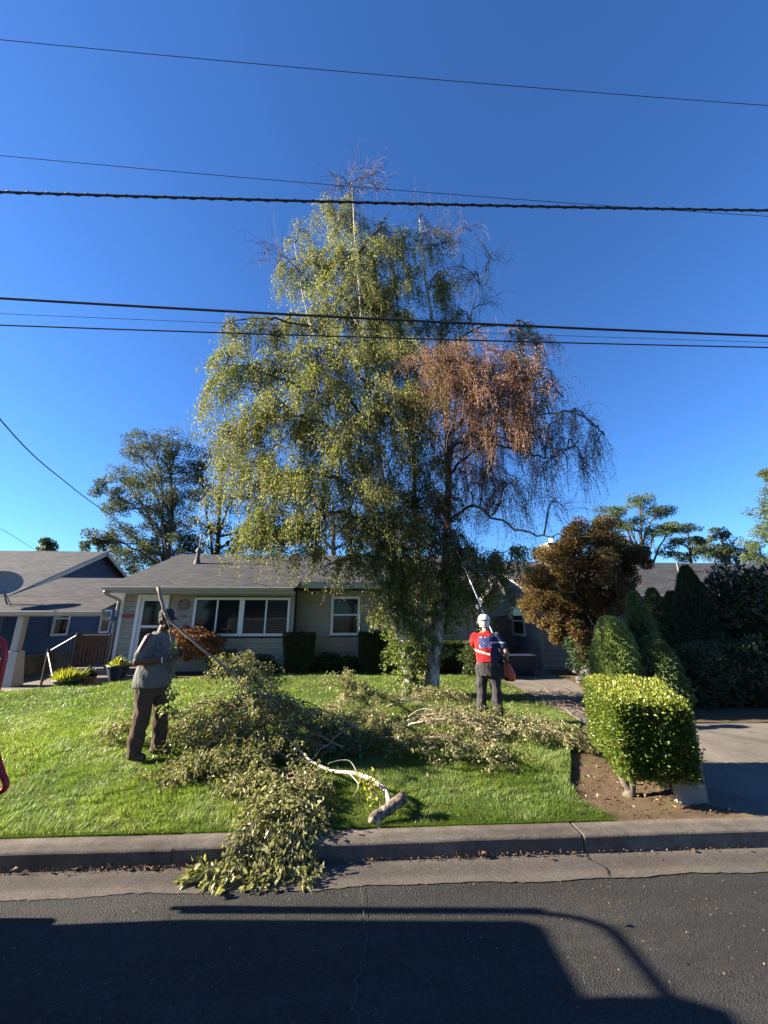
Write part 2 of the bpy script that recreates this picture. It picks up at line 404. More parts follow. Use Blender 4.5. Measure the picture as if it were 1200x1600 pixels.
# people
M['skin_dark'] = plain('skin_brown', (0.10, 0.042, 0.026), 0.5, 0.12, 20, 0.15, 120)
M['skin_mid'] = plain('skin_tan', (0.36, 0.19, 0.12), 0.5, 0.1, 20, 0.15, 120)
def cloth(name, c, var=0.12):
    m = Mat(name); f = m.noise(5, 4); w = m.noise(3.5, 3, 0.5, m.mapping((1.4, 1.4, 0.8)))
    m.col(m.ramp(f, [(0.3, C3(c, 1-var)), (0.7, C3(c, 1+var))])).rough(0.95).spec(0.15)
    x = m.noise(14, 4, 0.55, m.mapping((1.2, 1.2, 0.6))); m.bump(x, 0.9, 0.03); return m.m
M['tee_grey'] = cloth('heather_grey_jersey', (0.135, 0.135, 0.13))
M['trouser_brown'] = cloth('brown_twill', (0.085, 0.060, 0.045), 0.25)
M['trouser_char'] = cloth('charcoal_twill', (0.042, 0.040, 0.041), 0.45)
M['tee_red'] = cloth('red_jersey', (0.55, 0.035, 0.035))
M['tee_blue'] = cloth('blue_print', (0.045, 0.06, 0.17))
M['tee_white'] = cloth('white_print', (0.72, 0.70, 0.66))
M['tee_navy'] = cloth('navy_sleeve', (0.03, 0.035, 0.075))
M['cap'] = cloth('charcoal_cap', (0.045, 0.042, 0.045), 0.2)
M['print'] = plain('dark_print', (0.05, 0.05, 0.052), 0.8)
M['helmet'] = plain('white_helmet', (0.68, 0.66, 0.58), 0.35, 0.06, 6)
M['boot'] = plain('dark_boot', (0.03, 0.026, 0.022), 0.7, 0.2)
M['hair'] = plain('black_hair', (0.014, 0.011, 0.010), 0.8)
M['orange'] = plain('orange_plastic', (0.55, 0.085, 0.02), 0.4, 0.1)
M['alu'] = plain('aluminium_pole', (0.42, 0.42, 0.42), 0.35, 0.1, 8, 0, 40, 0.7)
M['strap'] = plain('black_strap', (0.02, 0.02, 0.02), 0.7)
# ------------------------------------------------------------------ the setting: ground, road, gutter, kerb, lawn, bed, drive
KERB_Y0, KERB_Y1 = 3.70, 3.90
def sstep(a, b, x): t = np.clip((np.asarray(x, float) - a) / (b - a), 0, 1); return t * t * (3 - 2 * t)
def lawn_z(x, y):
    x = np.asarray(x, float); y = np.asarray(y, float)
    z = 0.125 + 0.085 * sstep(3.9, 5.8, y) - 0.05 * sstep(1.0, 3.5, x) * sstep(4.5, 7.0, y)
    return z + 0.012 * np.sin(x * 1.3 + 0.6) * np.sin(y * 0.9) + 0.006 * np.sin(3.1 * x + y * 2.2)
def sheet(name, poly, z, mat, kind='structure', cells=None):
    g = Geo(); n = len(poly)
    g.add([(x, y, z) for x, y in poly], [tuple(range(n))])
    return tag(g.build(name, mat), kind=kind)
tag(Geo().add([(-400, -400, -0.14), (400, -400, -0.14), (400, 400, -0.14), (-400, 400, -0.14)], [(0, 1, 2, 3)]).build('ground', M['earth']), kind='structure')
# road with a slight crown so light rakes over it
g = Geo(); xs = np.linspace(-60, 60, 61); ys = np.linspace(-7.0, 3.42, 30)
XX, YY = np.meshgrid(xs, ys); ZZ = 0.0 + 0.03 * (1 - ((YY + 1.8) / 5.2) ** 2) * (YY < 3.4) + 0.004 * np.sin(XX * 0.9) * np.sin(YY * 1.7)
nx, ny = len(xs), len(ys); i, j = np.meshgrid(np.arange(nx - 1), np.arange(ny - 1)); i = i.ravel(); j = j.ravel()
g.add(np.stack([XX, YY, ZZ], -1).reshape(-1, 3), np.stack([j*nx+i, j*nx+i+1, (j+1)*nx+i+1, (j+1)*nx+i], -1))
tag(g.build('road', M['asphalt'], smooth=True), kind='structure')
# gutter strip: worn edge against the asphalt
xs = np.arange(-40, 40.01, 0.035)
e = 3.385 + 0.012 * np.sin(xs * 3.1) + 0.008 * np.sin(xs * 7.7 + 1) + rng.normal(0, 0.004, len(xs))
g = Geo(); V = np.concatenate([np.stack([xs, e, np.full_like(xs, 0.006)], -1), np.stack([xs, np.full_like(xs, 3.56), np.full_like(xs, 0.004)], -1), np.stack([xs, np.full_like(xs, 3.76), np.full_like(xs, 0.010)], -1)])
n = len(xs); k = np.arange(n - 1)
g.add(V, np.concatenate([np.stack([k, k+1, n+k+1, n+k], -1), np.stack([n+k, n+k+1, 2*n+k+1, 2*n+k], -1)]))
tag(g.build('gutter', M['gutter'], smooth=True), kind='structure')
# kerb: separate cast lengths with a joint between each
kerb = tag(empty('kerb', (0, KERB_Y0, 0)), kind='structure'); _WP[kerb.name] = Matrix.Translation(-Vector(kerb.location))
joints = [-14.0, -10.9, -7.8, -4.6, -1.45, 1.855, 5.0, 8.1, 11.2, 14.3]
for a, b in zip(joints[:-1], joints[1:]):
    g = Geo(); sec = [(3.685, -0.06), (3.690, 0.03), (3.694, 0.112), (3.700, 0.122), (3.712, 0.129), (3.735, 0.131), (3.80, 0.132), (3.895, 0.132), (3.905, 0.12), (3.905, -0.06)]
    xs = np.concatenate([[a + (0.001 if a == -1.45 else 0.004)], np.linspace(a + 0.016, b - 0.016, 26), [b - (0.001 if b == -1.45 else 0.004)]]); K = len(sec)
    wob = 0.003 * np.sin(xs * 2.3 + a) + rng.normal(0, 0.0012, len(xs))
    ends = np.ones(len(xs)); ends[0] = 1.0 if a == -1.45 else 0.0; ends[-1] = 1.0 if b == -1.45 else 0.0
    V = []
    for q, x in enumerate(xs):
        for (y, z) in sec:
            dz = -0.006 * (1 - ends[q]) * (z > 0.1); V.append((x, y + (wob[q] if y < 3.85 else 0) + (0.006 * (1 - ends[q]) if y < 3.75 else 0), z + wob[q] * 0.5 * (z > 0.05) + dz))
    f = [(q*K+s_, (q+1)*K+s_, (q+1)*K+(s_+1) % K, q*K+(s_+1) % K) for q in range(len(xs)-1) for s_ in range(K)]
    g.add(V, np.array(f)); g.f.append(np.array([list(range(K))])); g.f.append(np.array([[(len(xs)-1)*K + K-1-s_ for s_ in range(K)]]))
    g.build('kerb_stone', M['kerb'], kerb, smooth=False)
for jx in joints[1:-1]:
    Geo().box((jx - 0.0045, 3.705, -0.05), (jx + 0.0045, 3.90, 0.108)).build('kerb_joint', M['crack'], kerb)
# thin cracks over the gutter and road
g = Geo()
p = spline([(1.86, 3.70, 0.013), (1.84, 3.60, 0.0115), (1.90, 3.50, 0.011), (1.87, 3.40, 0.011)], 16); p[:, 0] += rng.normal(0, 0.006, 16)
w = 0.007
g.add(np.concatenate([p - [w, 0, 0], p + [w, 0, 0]]), np.array([(k, 16+k, 17+k, k+1) for k in range(15)]))
tag(g.build('road_crack', M['crack']), kind='structure')
p = spline([(0.02, 3.38, 0.016), (0.05, 2.9, 0.018), (0.0, 2.6, 0.022), (0.02, 2.2, 0.026), (-0.02, 1.6, 0.032)], 40); p[:, 0] += rng.normal(0, 0.008, 40)
g = Geo(); w = 0.0022; g.add(np.concatenate([p - [w, 0, 0], p + [w, 0, 0]]), np.array([(k, 40+k, 41+k, k+1) for k in range(39)]))
tag(g.build('road_crack', M['gutter']), kind='structure')

# lawn outline (plan), right side curves round the hedge bed
LAWN = [(-16, 3.905), (2.28, 3.905), (2.25, 4.05), (2.18, 4.30), (2.24, 4.62), (2.46, 5.0), (2.72, 5.5), (3.15, 6.2), (3.72, 7.0), (3.86, 8.5), (3.95, 11.0), (3.95, 12.9), (-2.3, 12.95), (-4.2, 12.35), (-6.1, 11.65), (-7.4, 11.0), (-8.35, 10.25), (-9.2, 9.3), (-16, 7.5)]
def inside(px, py, poly):
    px = np.asarray(px); py = np.asarray(py); c = np.zeros(px.shape, bool); n = len(poly); j = n - 1
    for i in range(n):
        xi, yi = poly[i]; xj, yj = poly[j]
        c ^= ((yi > py) != (yj > py)) & (px < (xj - xi) * (py - yi) / (yj - yi + 1e-12) + xi); j = i
    return c
import bmesh
bm = bmesh.new()
vs_ = [bm.verts.new((x, y, 0)) for x, y in LAWN]; bm.faces.new(vs_)
for axis, lo, hi, st in (('x', -16, 4, 0.4), ('y', 3.9, 13, 0.4)):
    c = lo
    while c < hi:
        bmesh.ops.bisect_plane(bm, geom=bm.verts[:] + bm.edges[:] + bm.faces[:], plane_co=(c, c, 0), plane_no=(1, 0, 0) if axis == 'x' else (0, 1, 0)); c += st
for v in bm.verts: v.co.z = float(lawn_z(v.co.x, v.co.y))
me = bpy.data.meshes.new('lawn'); bm.to_mesh(me); bm.free()
for p in me.polygons: p.use_smooth = True
tag(link('lawn', me, M['lawn']), kind='structure')
# soil skirts the lawn, bed of mulch under the hedge
def grid_patch(name, poly, zf, step, mat, wob=0.0):
    bm = bmesh.new(); bm.faces.new([bm.verts.new((x, y, 0)) for x, y in poly])
    x0 = min(p[0] for p in poly); x1 = max(p[0] for p in poly); y0 = min(p[1] for p in poly); y1 = max(p[1] for p in poly)
    c = x0 + step
    while c < x1: bmesh.ops.bisect_plane(bm, geom=bm.verts[:] + bm.edges[:] + bm.faces[:], plane_co=(c, 0, 0), plane_no=(1, 0, 0)); c += step
    c = y0 + step
    while c < y1: bmesh.ops.bisect_plane(bm, geom=bm.verts[:] + bm.edges[:] + bm.faces[:], plane_co=(0, c, 0), plane_no=(0, 1, 0)); c += step
    for v in bm.verts: v.co.z = float(zf(v.co.x, v.co.y)) + rnd(-wob, wob)
    me = bpy.data.meshes.new(name); bm.to_mesh(me); bm.free()
    for p in me.polygons: p.use_smooth = True
    return tag(link(name, me, mat), kind='structure')
grid_patch('mulch_bed', [(2.20, 3.905), (3.62, 3.905), (3.36, 4.12), (3.5, 4.6), (4.4, 6.1), (4.3, 6.9), (3.7, 7.0), (3.1, 6.2), (2.6, 5.4), (2.2, 4.7), (2.12, 4.3)],
           lambda x, y: 0.118 + 0.02 * math.sin(x * 3) * math.sin(y * 2.5) + 0.02 * float(sstep(3.95, 4.4, y)), 0.07, M['mulch'], 0.009)
grid_patch('driveway', [(3.62, 3.905), (30, 3.905), (30, 9.0), (9.0, 7.2), (6.9, 7.6), (6.4, 9.0), (6.1, 11.2), (6.2, 13.9), (3.9, 13.9), (3.9, 8.4), (3.75, 7.0), (4.4, 6.2), (3.36, 4.12)],
           lambda x, y: 0.105 + 0.01 * float(sstep(4, 8, y)), 0.5, M['drive'])
for a, b in (((3.9, 9.9), (6.2, 9.9)), ((3.8, 7.6), (6.8, 7.9)), ((4.9, 13.6), (5.0, 8.2))):
    d = unit((b[0]-a[0], b[1]-a[1], 0)); nn = np.array([-d[1], d[0], 0]) * 0.006
    A = np.array([a[0], a[1], 0.121]); B = np.array([b[0], b[1], 0.121])
    tag(Geo().add([A-nn, A+nn, B+nn, B-nn], [(0, 1, 2, 3)]).build('drive_joint', M['crack']), kind='structure')
grid_patch('side_path', [(-16, 7.4), (-9.1, 9.2), (-8.25, 10.2), (-7.3, 10.95), (-6.0, 11.6), (-4.1, 12.3), (-4.4, 12.6), (-8.2, 13.5), (-8.3, 22), (-16, 22)], lambda x, y: 0.10 - 0.22 * float(sstep(10.5, 12.5, y)) * float(sstep(-7.5, -9.0, x)), 0.6, M['drive'])
grid_patch('planting_bed', [(-4.3, 12.3), (-2.3, 12.9), (3.95, 12.85), (3.95, 13.95), (-8.0, 13.95), (-5.6, 12.6)], lambda x, y: 0.19, 0.4, M['mulch'], 0.01)
grid_patch('shrub_bed', [(5.3, 7.05), (7.0, 7.0), (9.0, 6.9), (30, 8.9), (30, 13.9), (6.3, 13.9), (5.9, 11.2), (5.2, 9.3), (4.85, 8.0)], lambda x, y: 0.125, 0.4, M['mulch'], 0.012)

# grass blades
def grass(n, x0, x1, y0, y1, hmin, hmax, wid):
    x = rng.uniform(x0, x1, n); y = rng.uniform(y0, y1, n)
    ok = inside(x, y, LAWN); x = x[ok]; y = y[ok]; n = len(x)
    h = rng.uniform(hmin, hmax, n) * (0.85 + 0.3 * np.sin(x * 2.1 + np.sin(y * 1.7) * 2) * np.sin(y * 2.9 + x) + 0.38 * np.sin(x * 13 + 2.5 * np.sin(y * 9)) * np.sin(y * 19 + 2 * np.sin(x * 7)))
    a = rng.uniform(0, 2 * math.pi, n); lean = rng.uniform(0.2, 1.1, n) * h; la = rng.normal(0, 0.9, n) + 2.2 * np.sin(x * 3.3 + y * 1.1) + 1.5 * np.sin(y * 4.1 - x * 2)
    z = lawn_z(x, y) - 0.004
    dx = np.cos(a) * wid; dy = np.sin(a) * wid
    V = np.stack([np.stack([x - dx, y - dy, z], -1), np.stack([x + dx, y + dy, z], -1), np.stack([x + np.cos(la) * lean, y + np.sin(la) * lean, z + h], -1)], 1).reshape(-1, 3)
    patch = 0.5 + 0.28 * np.sin(x * 0.9 + 1.3 * np.sin(y * 0.8)) * np.sin(y * 1.1 + 0.5) + 0.12 * np.sin(x * 5 + y * 3)
    t = np.clip(patch * 0.6 + 0.17 + 0.12 * np.sin(x * 13 + 2.5 * np.sin(y * 9)) * np.sin(y * 19 + 2 * np.sin(x * 7)) + rng.normal(0, 0.17, n), 0, 1)
    t = np.where(rng.random(n) < 0.03, 1.0, t)
    return V, np.repeat(t, 3)
g = Geo()
for args in ((95000, -4.2, 2.8, 3.9, 5.4, 0.025, 0.055, 0.0030), (110000, -6.5, 4.0, 5.4, 8.2, 0.028, 0.058, 0.0042), (60000, -10, 4.0, 8.2, 13.0, 0.03, 0.06, 0.007)):
    V, t = grass(*args); n = len(V)
    g.add(V, np.arange(n).reshape(-1, 3), t)
# shaggy edge hanging over the kerb back
n = 9000; x = rng.uniform(-4.6, 2.28, n); h = rng.uniform(0.02, 0.045, n); z = np.full(n, 0.125)
V = np.stack([np.stack([x - 0.003, np.full(n, 3.915), z], -1), np.stack([x + 0.003, np.full(n, 3.915), z], -1), np.stack([x + rng.normal(0, 0.012, n), 3.905 - rng.uniform(-0.03, 0.025, n), z + h], -1)], 1).reshape(-1, 3)
g.add(V, np.arange(3 * n).reshape(-1, 3), np.repeat(np.clip(rng.normal(0.4, 0.2, n), 0, 1), 3))
tag(g.build('grass', M['grass']), 'short mown grass covering the whole front lawn', 'grass', kind='stuff')
# ------------------------------------------------------------------ buildings
def slab(name, p0, p1, p2, th, mat, parent, over=0.0):
    """roof slab: p0 -> p1 along the eave, p0 -> p2 up the slope; local x/y lie in the slab so the shingle courses follow it"""
    p0, p1, p2 = (Vector(p) for p in (p0, p1, p2))
    ux = (p1 - p0); L = ux.length; ux.normalize()
    uy = (p2 - p0); uy -= ux * uy.dot(ux); W = uy.length; uy.normalize()
    uz = ux.cross(uy)
    Mx = Matrix((ux, uy, uz)).transposed().to_4x4(); Mx.translation = p0
    o = Geo().box((0, 0, -th), (L, W, 0)).build(name, mat, parent)
    o.matrix_basis = Mx
    return o
def boards(parent, y, x0, x1, z0, z1, exp, mat, facing=-1, openings=()):
    """lapped siding boards, one mesh each, on a wall facing -y (cut round the openings)"""
    z = z0
    while z < z1 - 0.02:
        h = min(exp, z1 - z)
        cuts = sorted([(a, b) for (a, b, c, d) in openings if c < z + h * 0.6 and d > z + h * 0.4])
        spans = []; c = x0
        for a, b in cuts:
            if a > c: spans.append((c, a))
            c = max(c, b)
        if c < x1: spans.append((c, x1))
        for a, b in spans:
            Geo().prism_x([(y, z + 0.012), (y - 0.038, z + 0.010), (y - 0.012, z + h + 0.004), (y, z + h + 0.004)][::-1], a, b).build('siding_board', mat, parent)
        z += h
def boards_x(parent, x, y0, y1, z0, z1, exp, mat, topf=None):
    """siding on a wall facing -x"""
    z = z0
    while z < z1 - 0.02:
        h = min(exp, z1 - z); a, b = (y0, y1) if topf is None else topf(z)
        if b - a > 0.1:
            g = Geo(); sec = [(x, z + .012), (x - 0.038, z + .010), (x - 0.012, z + h + 0.004), (x, z + h + 0.004)]
            g.add([(p, a, q) for p, q in sec] + [(p, b, q) for p, q in sec], np.array([(k, (k+1) % 4, 4+(k+1) % 4, 4+k) for k in range(4)] + [(3, 2, 1, 0), (4, 5, 6, 7)]))
            g.build('siding_board', mat, parent)
        z += h
def window(parent, x0, x1, z0, z1, y, mull=(), rail=(), fw=0.07, blind=None):
    """white framed window in a wall facing -y; sub-parts: sashes and panes"""
    g = Geo()
    yf = y - 0.075
    g.box((x0, yf, z1 - fw), (x1, y, z1)).box((x0 - 0.02, yf - 0.02, z0), (x1 + 0.02, y, z0 + fw)).box((x0, yf, z0 + fw), (x0 + fw, y, z1 - fw)).box((x1 - fw, yf, z0 + fw), (x1, y, z1 - fw))
    for (mx, w) in mull: g.box((mx - w / 2, yf + 0.003, z0 + fw), (mx + w / 2, y, z1 - fw))
    for rz in rail: g.box((x0 + fw, yf + 0.006, rz - 0.025), (x1 - fw, y, rz + 0.025))
    w = g.build('window', M['white'], parent)
    xs = [x0 + fw] + [v for mx, mw in sorted(mull) for v in (mx - mw / 2, mx + mw / 2)] + [x1 - fw]
    zs = [z0 + fw] + [v for rz in rail for v in (rz - 0.025, rz + 0.025)] + [z1 - fw]
    for a, b in zip(xs[::2], xs[1::2]):
        for c, d in zip(zs[::2], zs[1::2]):
            Geo().box((a, y - 0.040, c), (b, y - 0.030, d)).build('pane', M['glass'], w)
    return w

# ---- taupe house
H1 = thing('house', (-2.0, 13.4, 0.2), 'low taupe house with white framed windows and grey shingle roof behind the lawn', 'house')
wy, wy2 = 13.40, 13.95
w = Geo(); w.box((-7.72, wy, 0.10), (-2.25, 20.5, 2.72)); w.box((-2.25, wy2, 0.10), (4.05, 20.5, 2.78)); w.build('wall', M['wall_back'], H1)
wins = [(-5.47, -2.36, 1.28, 2.50)]
boards(H1, wy - 0.002, -7.70, -2.25, 0.22, 2.70, 0.165, M['siding'], openings=[(-7.28, -6.28, 0, 2.58), (-5.47, -2.36, 1.28, 2.50)])
boards(H1, wy2 - 0.002, -2.24, 4.04, 0.22, 2.76, 0.165, M['siding'], openings=[(-1.07, -0.04, 1.27, 2.57)])
window(H1, -5.47, -2.36, 1.28, 2.50, wy, mull=[(-4.72, 0.05), (-3.93, 0.16), (-3.14, 0.05)], fw=0.08)
window(H1, -1.06, -0.05, 1.27, 2.57, wy2, rail=[1.95], fw=0.085)
# blinds behind the right hand pair of panes
g = Geo()
for k in range(14): g.box((-3.10, wy - 0.046, 1.42 + k * 0.073), (-2.46, wy - 0.042, 1.435 + k * 0.073))
g.build('blind', M['blind'], H1)
# corner boards
Geo().box((-7.80, wy - 0.050, 0.12), (-7.70, wy + 0.08, 2.72)).build('corner_board', M['white'], H1)
Geo().box((-2.34, wy - 0.052, 0.12), (-2.235, wy + 0.02, 2.72)).build('corner_board', M['siding'], H1)
# door
d = Geo().box((-7.18, wy - 0.045, 0.47), (-6.38, wy + 0.01, 2.50)).build('door', M['door'], H1)
g = Geo(); g.box((-7.28, wy - 0.08, 0.47), (-7.18, wy, 2.58)).box((-6.38, wy - 0.08, 0.47), (-6.28, wy, 2.58)).box((-7.18, wy - 0.08, 2.50), (-6.38, wy, 2.58)); g.build('frame', M['white'], d)
Geo().box((-7.06, wy - 0.056, 1.62), (-6.50, wy - 0.046, 2.38)).build('pane', M['glass'], d)
Geo().box((-7.06, wy - 0.056, 0.72), (-6.50, wy - 0.046, 1.54)).build('pane', M['glass'], d)
Geo().tubes([(-6.46, wy - 0.07, 1.38), (-6.46, wy - 0.07, 1.52)], [0.016, 0.016], 6).build('handle', M['alu'], d)
# plaque and number sign beside the door
g = Geo(); g.tubes(spline([(-5.98, wy-0.04, 2.30), (-5.90, wy-0.04, 2.40), (-5.76, wy-0.04, 2.41), (-5.68, wy-0.04, 2.30)], 10), np.full(10, 0.03), 6)
g.box((-6.02, wy - 0.06, 2.22), (-5.62, wy - 0.025, 2.31)); g.box((-6.00, wy - 0.05, 2.10), (-5.66, wy - 0.025, 2.19)); g.build('plaque', M['stem'], H1)
Geo().box((-5.9, wy - 0.060, 1.86), (-5.72, wy - 0.024, 1.94)).build('number_plate', M['old_concrete'], H1)
Geo().box((-7.70, wy - 0.060, 1.86), (-7.28, wy - 0.024, 1.96)).build('name_board', M['red_wood'], H1)
# eaves, gutter and roof
ev = 12.86
g = Geo(); g.box((-8.05, ev + 0.02, 2.64), (-2.22, wy, 2.68)); g.build('soffit', M['white'], H1)
def gutter(parent, x0, x1, y, z, mat):
    sec = [(y, z), (y - 0.02, z), (y - 0.085, z - 0.02), (y - 0.105, z - 0.07), (y - 0.10, z + 0.035), (y - 0.115, z + 0.04), (y - 0.125, z + 0.03), (y - 0.12, z - 0.085), (y - 0.09, z - 0.105), (y, z - 0.105)]
    sec = [(y, z + 0.02), (y - 0.10, z + 0.03), (y - 0.115, z + 0.015), (y - 0.105, z - 0.03), (y - 0.075, z - 0.085), (y, z - 0.095)]
    return Geo().prism_x(sec, x0, x1).build('gutter', mat, parent)
gutter(H1, -8.10, -2.20, ev, 2.77, M['gutterw'])
Geo().box((-8.06, ev + 0.002, 2.60), (-2.21, ev + 0.03, 2.80)).build('fascia', M['gutterw'], H1)
sl = (4.52 - 2.80) / (17.5 - ev)
slab('roof', (-8.08, ev - 0.03, 2.815), (-2.10, ev - 0.03, 2.815), (-8.08, 17.5, 2.815 + sl * (17.5 - ev + 0.03)), 0.05, M['shingle'], H1)
ev2 = 13.38; z2 = 2.815 + sl * (ev2 - ev)
slab('roof', (-2.09, ev2, z2 + 0.003), (4.45, ev2, z2 + 0.003), (-2.09, 17.5, 2.818 + sl * (17.5 - ev + 0.03)), 0.05, M['shingle'], H1)
slab('roof', (4.45, 22.1, 2.82), (-8.08, 22.1, 2.82), (4.45, 17.5, 2.815 + sl * (17.5 - ev + 0.03)), 0.05, M['shingle'], H1)
Geo().box((-2.1, ev2 - 0.03, z2 - 0.19), (4.43, ev2 - 0.004, z2 - 0.02)).build('fascia', M['gutterw'], H1)
Geo().box((-2.2, ev2 - 0.002, z2 - 0.17), (4.40, wy2, z2 - 0.14)).build('soffit', M['white'], H1)
for x in (-8.02, 4.38):      # gable infill
    Geo().prism_x([(13.4, 2.7), (20.5, 2.7), (20.5, 3.05), (17.5, 4.42), (13.4, 2.98)], x + (0.28 if x < 0 else -0.4), x + (0.34 if x < 0 else -0.34)).build('gable', M['siding'], H1)
slab('rake_board', (-8.10, ev, 2.80), (-8.065, ev, 2.80), (-8.10, 17.5, 4.50), 0.16, M['gutterw'], H1)
# ridge cap and vent pipe
Geo().prism_x([(17.38, 4.50), (17.5, 4.56), (17.62, 4.50), (17.5, 4.54)], -8.07, 4.44).build('ridge_cap', M['shingle'], H1)
vp = at(307, 888, 15.9)
g = Geo(); zb = 2.815 + sl * (15.9 - ev)
g.tubes([(vp[0], 15.9, zb - 0.05), (vp[0], 15.9, zb + 0.16), (vp[0], 15.9, zb + 0.17), (vp[0], 15.9, zb + 0.46), (vp[0], 15.9, zb + 0.47), (vp[0], 15.9, zb + 0.62)], [0.13, 0.10, 0.075, 0.07, 0.11, 0.07], 10); g.build('vent_pipe', M['dark_metal'], H1)
Geo().tubes(spline([(vp[0], 15.9, zb + 0.5), (vp[0] + 0.03, 15.9, zb + 1.2)], 4), np.full(4, 0.022), 6).build('antenna_mast', M['dark_metal'], H1)
# downpipe at the left end
g = Geo(); g.tubes(spline([(-8.02, ev - 0.06, 2.68), (-8.0, ev - 0.04, 2.58), (-7.84, wy - 0.16, 2.42), (-7.84, wy - 0.12, 2.3), (-7.86, wy - 0.10, 1.9)], 16), np.full(16, 0.045), 8); g.build('downpipe', M['gutterw'], H1)
g = Geo(); g.tubes(spline([(-8.08, 12.95, 1.98), (-8.05, 12.98, 1.86), (-7.9, wy - 0.16, 1.72), (-7.88, wy - 0.10, 1.6), (-7.88, wy - 0.1, 0.3)], 18), np.full(18, 0.042), 8); g.build('downpipe', M['gutterw'], H1)
# porch steps
ST = thing('porch_steps', (-7.0, 12.6, 0.1), 'two concrete porch steps below the white front door', 'steps')
Geo().bevbox((-8.35, 12.30, -0.10), (-6.0, 13.36, 0.45), 0.015).build('landing', M['drive'], ST)
Geo().bevbox((-8.0, 11.86, -0.10), (-6.0, 12.298, 0.28), 0.015).build('step', M['drive'], ST)

# ---- carport roof joined to the house's left side, post on a masonry pier
CP = thing('carport', (-10.0, 13.5, -0.1), 'low shingled carport roof on beige post left of the taupe house', 'carport')
ce = 13.0; csl = 0.39
slab('roof', (-13.6, ce - 0.05, 2.075), (-8.12, ce - 0.05, 2.075), (-13.6, 13.0 + 1.15, 2.075 + csl * 1.2), 0.05, M['shingle'], CP)
slab('roof', (-12.0, ce + 1.152, 2.079 + csl * 1.202), (-8.12, ce + 1.152, 2.079 + csl * 1.202), (-12.0, 16.3, 2.079 + csl * 3.352), 0.05, M['shingle'], CP)
slab('roof', (-8.12, 19.0, 2.4), (-12.0, 19.0, 2.4), (-8.12, 16.3, 2.075 + csl * 3.35), 0.05, M['shingle'], CP)
gutter(CP, -13.6, -8.06, ce - 0.01, 2.03, M['gutterw'])
Geo().box((-13.6, ce, 1.90), (-8.13, ce + 0.05, 2.05)).build('beam', M['gutterw'], CP)
pt = at(28, 962, 13.1); pb = at(9, 1078, 13.1)
xc = (pt[0] + pb[0]) / 2 + 0.05
Geo().bevbox((xc - 0.10, 13.06, 0.86), (xc + 0.10, 13.26, 1.90), 0.01).build('post', M['grey_paint'], CP)
g = Geo(); g.add([(xc-0.27, 12.95, -0.2), (xc+0.27, 12.95, -0.2), (xc+0.27, 13.4, -0.2), (xc-0.27, 13.4, -0.2), (xc-0.17, 13.02, 0.86), (xc+0.17, 13.02, 0.86), (xc+0.17, 13.3, 0.86), (xc-0.17, 13.3, 0.86)], np.array([(0,3,2,1),(4,5,6,7),(0,1,5,4),(1,2,6,5),(2,3,7,6),(3,0,4,7)])); g.build('pier', M['grey_paint'], CP)
Geo().box((-13.4, 13.06, -0.2), (-13.2, 13.26, 1.9)).build('post', M['white'], CP)
# satellite dish on the carport roof
DS = thing('satellite_dish', at(6, 945, 13.4), 'grey satellite dish standing on the carport roof at the left edge', 'satellite dish')
dc = at(2, 912, 13.4); g = Geo(); nr_, na = 5, 20
nrm = unit((0.45, -0.75, 0.35)); ux = unit(np.cross(nrm, (0, 0, 1))); uy_ = np.cross(ux, nrm)
V = []; f = []
for q in range(nr_ + 1):
    r = 0.52 * q / nr_
    for a in range(na):
        t = 2 * math.pi * a / na; V.append(dc + ux * r * math.cos(t) * 1.05 + uy_ * r * math.sin(t) * 0.8 + nrm * (r * r * 0.35))
for q in range(nr_):
    for a in range(na): f.append((q*na+a, q*na+(a+1) % na, (q+1)*na+(a+1) % na, (q+1)*na+a))
n0 = len(V); V2 = [p - nrm * 0.015 for p in V]
g.add(V + V2, np.array(f + [tuple(n0 + k for k in q[::-1]) for q in f])); g.build('reflector', M['dish'], DS, smooth=True)
fb = at(8, 945, 13.4)
Geo().tubes([dc, dc - nrm * 0.12, fb + [0, 0.05, 0.02]], [0.03, 0.03, 0.03], 6).build('mast', M['dark_metal'], DS)
Geo().tubes([fb + [0.28, -0.1, -0.05], dc - nrm * 0.05], [0.014, 0.014], 6).build('strut', M['dark_metal'], DS)
Geo().tubes(np.array([dc - uy_ * 0.4, dc + nrm * 0.5 - uy_ * 0.15]), [0.016, 0.016], 6).build('feed_arm', M['dark_metal'], DS)

# ---- navy house beyond the carport: gable end faces us
H2 = thing('house', (-16.0, 20.0, -0.2), 'navy blue gabled house with white window trim behind the carport', 'house')
bx = -13.0
pk = (20.35, 5.10); fc = (15.30, 2.62); bk = (25.4, 2.62)
Geo().prism_x([(15.75, -0.3), (25.0, -0.3), (25.0, 2.80), (20.35, 5.02), (15.75, 2.80)], -24, bx - 0.35).build('wall', M['wall_back'], H2)
z = 0.1                                            # navy lap siding on the gable end
while z < 4.8:
    h = 0.19; half = 4.62 if z < 2.7 else 4.62 * (5.02 - z - h) / 2.25
    if half > 0.2:
        g = Geo(); a, b = 20.37 - half, 20.37 + half; x = bx - 0.35; sec = [(x, z + .012), (x + 0.038, z + .010), (x + 0.012, z + h + 0.004), (x, z + h + 0.004)]
        g.add([(p, a, q) for p, q in sec] + [(p, b, q) for p, q in sec], np.array([(k, 4+k, 4+(k+1) % 4, (k+1) % 4) for k in range(4)] + [(0, 1, 2, 3), (7, 6, 5, 4)])); g.build('siding_board', M['navy'], H2)
    z += h
slab('roof', (-24, fc[0], fc[1]), (bx, fc[0], fc[1]), (-24, pk[0], pk[1]), 0.07, M['shingle_b'], H2)
slab('roof', (bx, bk[0], bk[1]), (-24, bk[0], bk[1]), (bx, pk[0], pk[1]), 0.07, M['shingle_b'], H2)
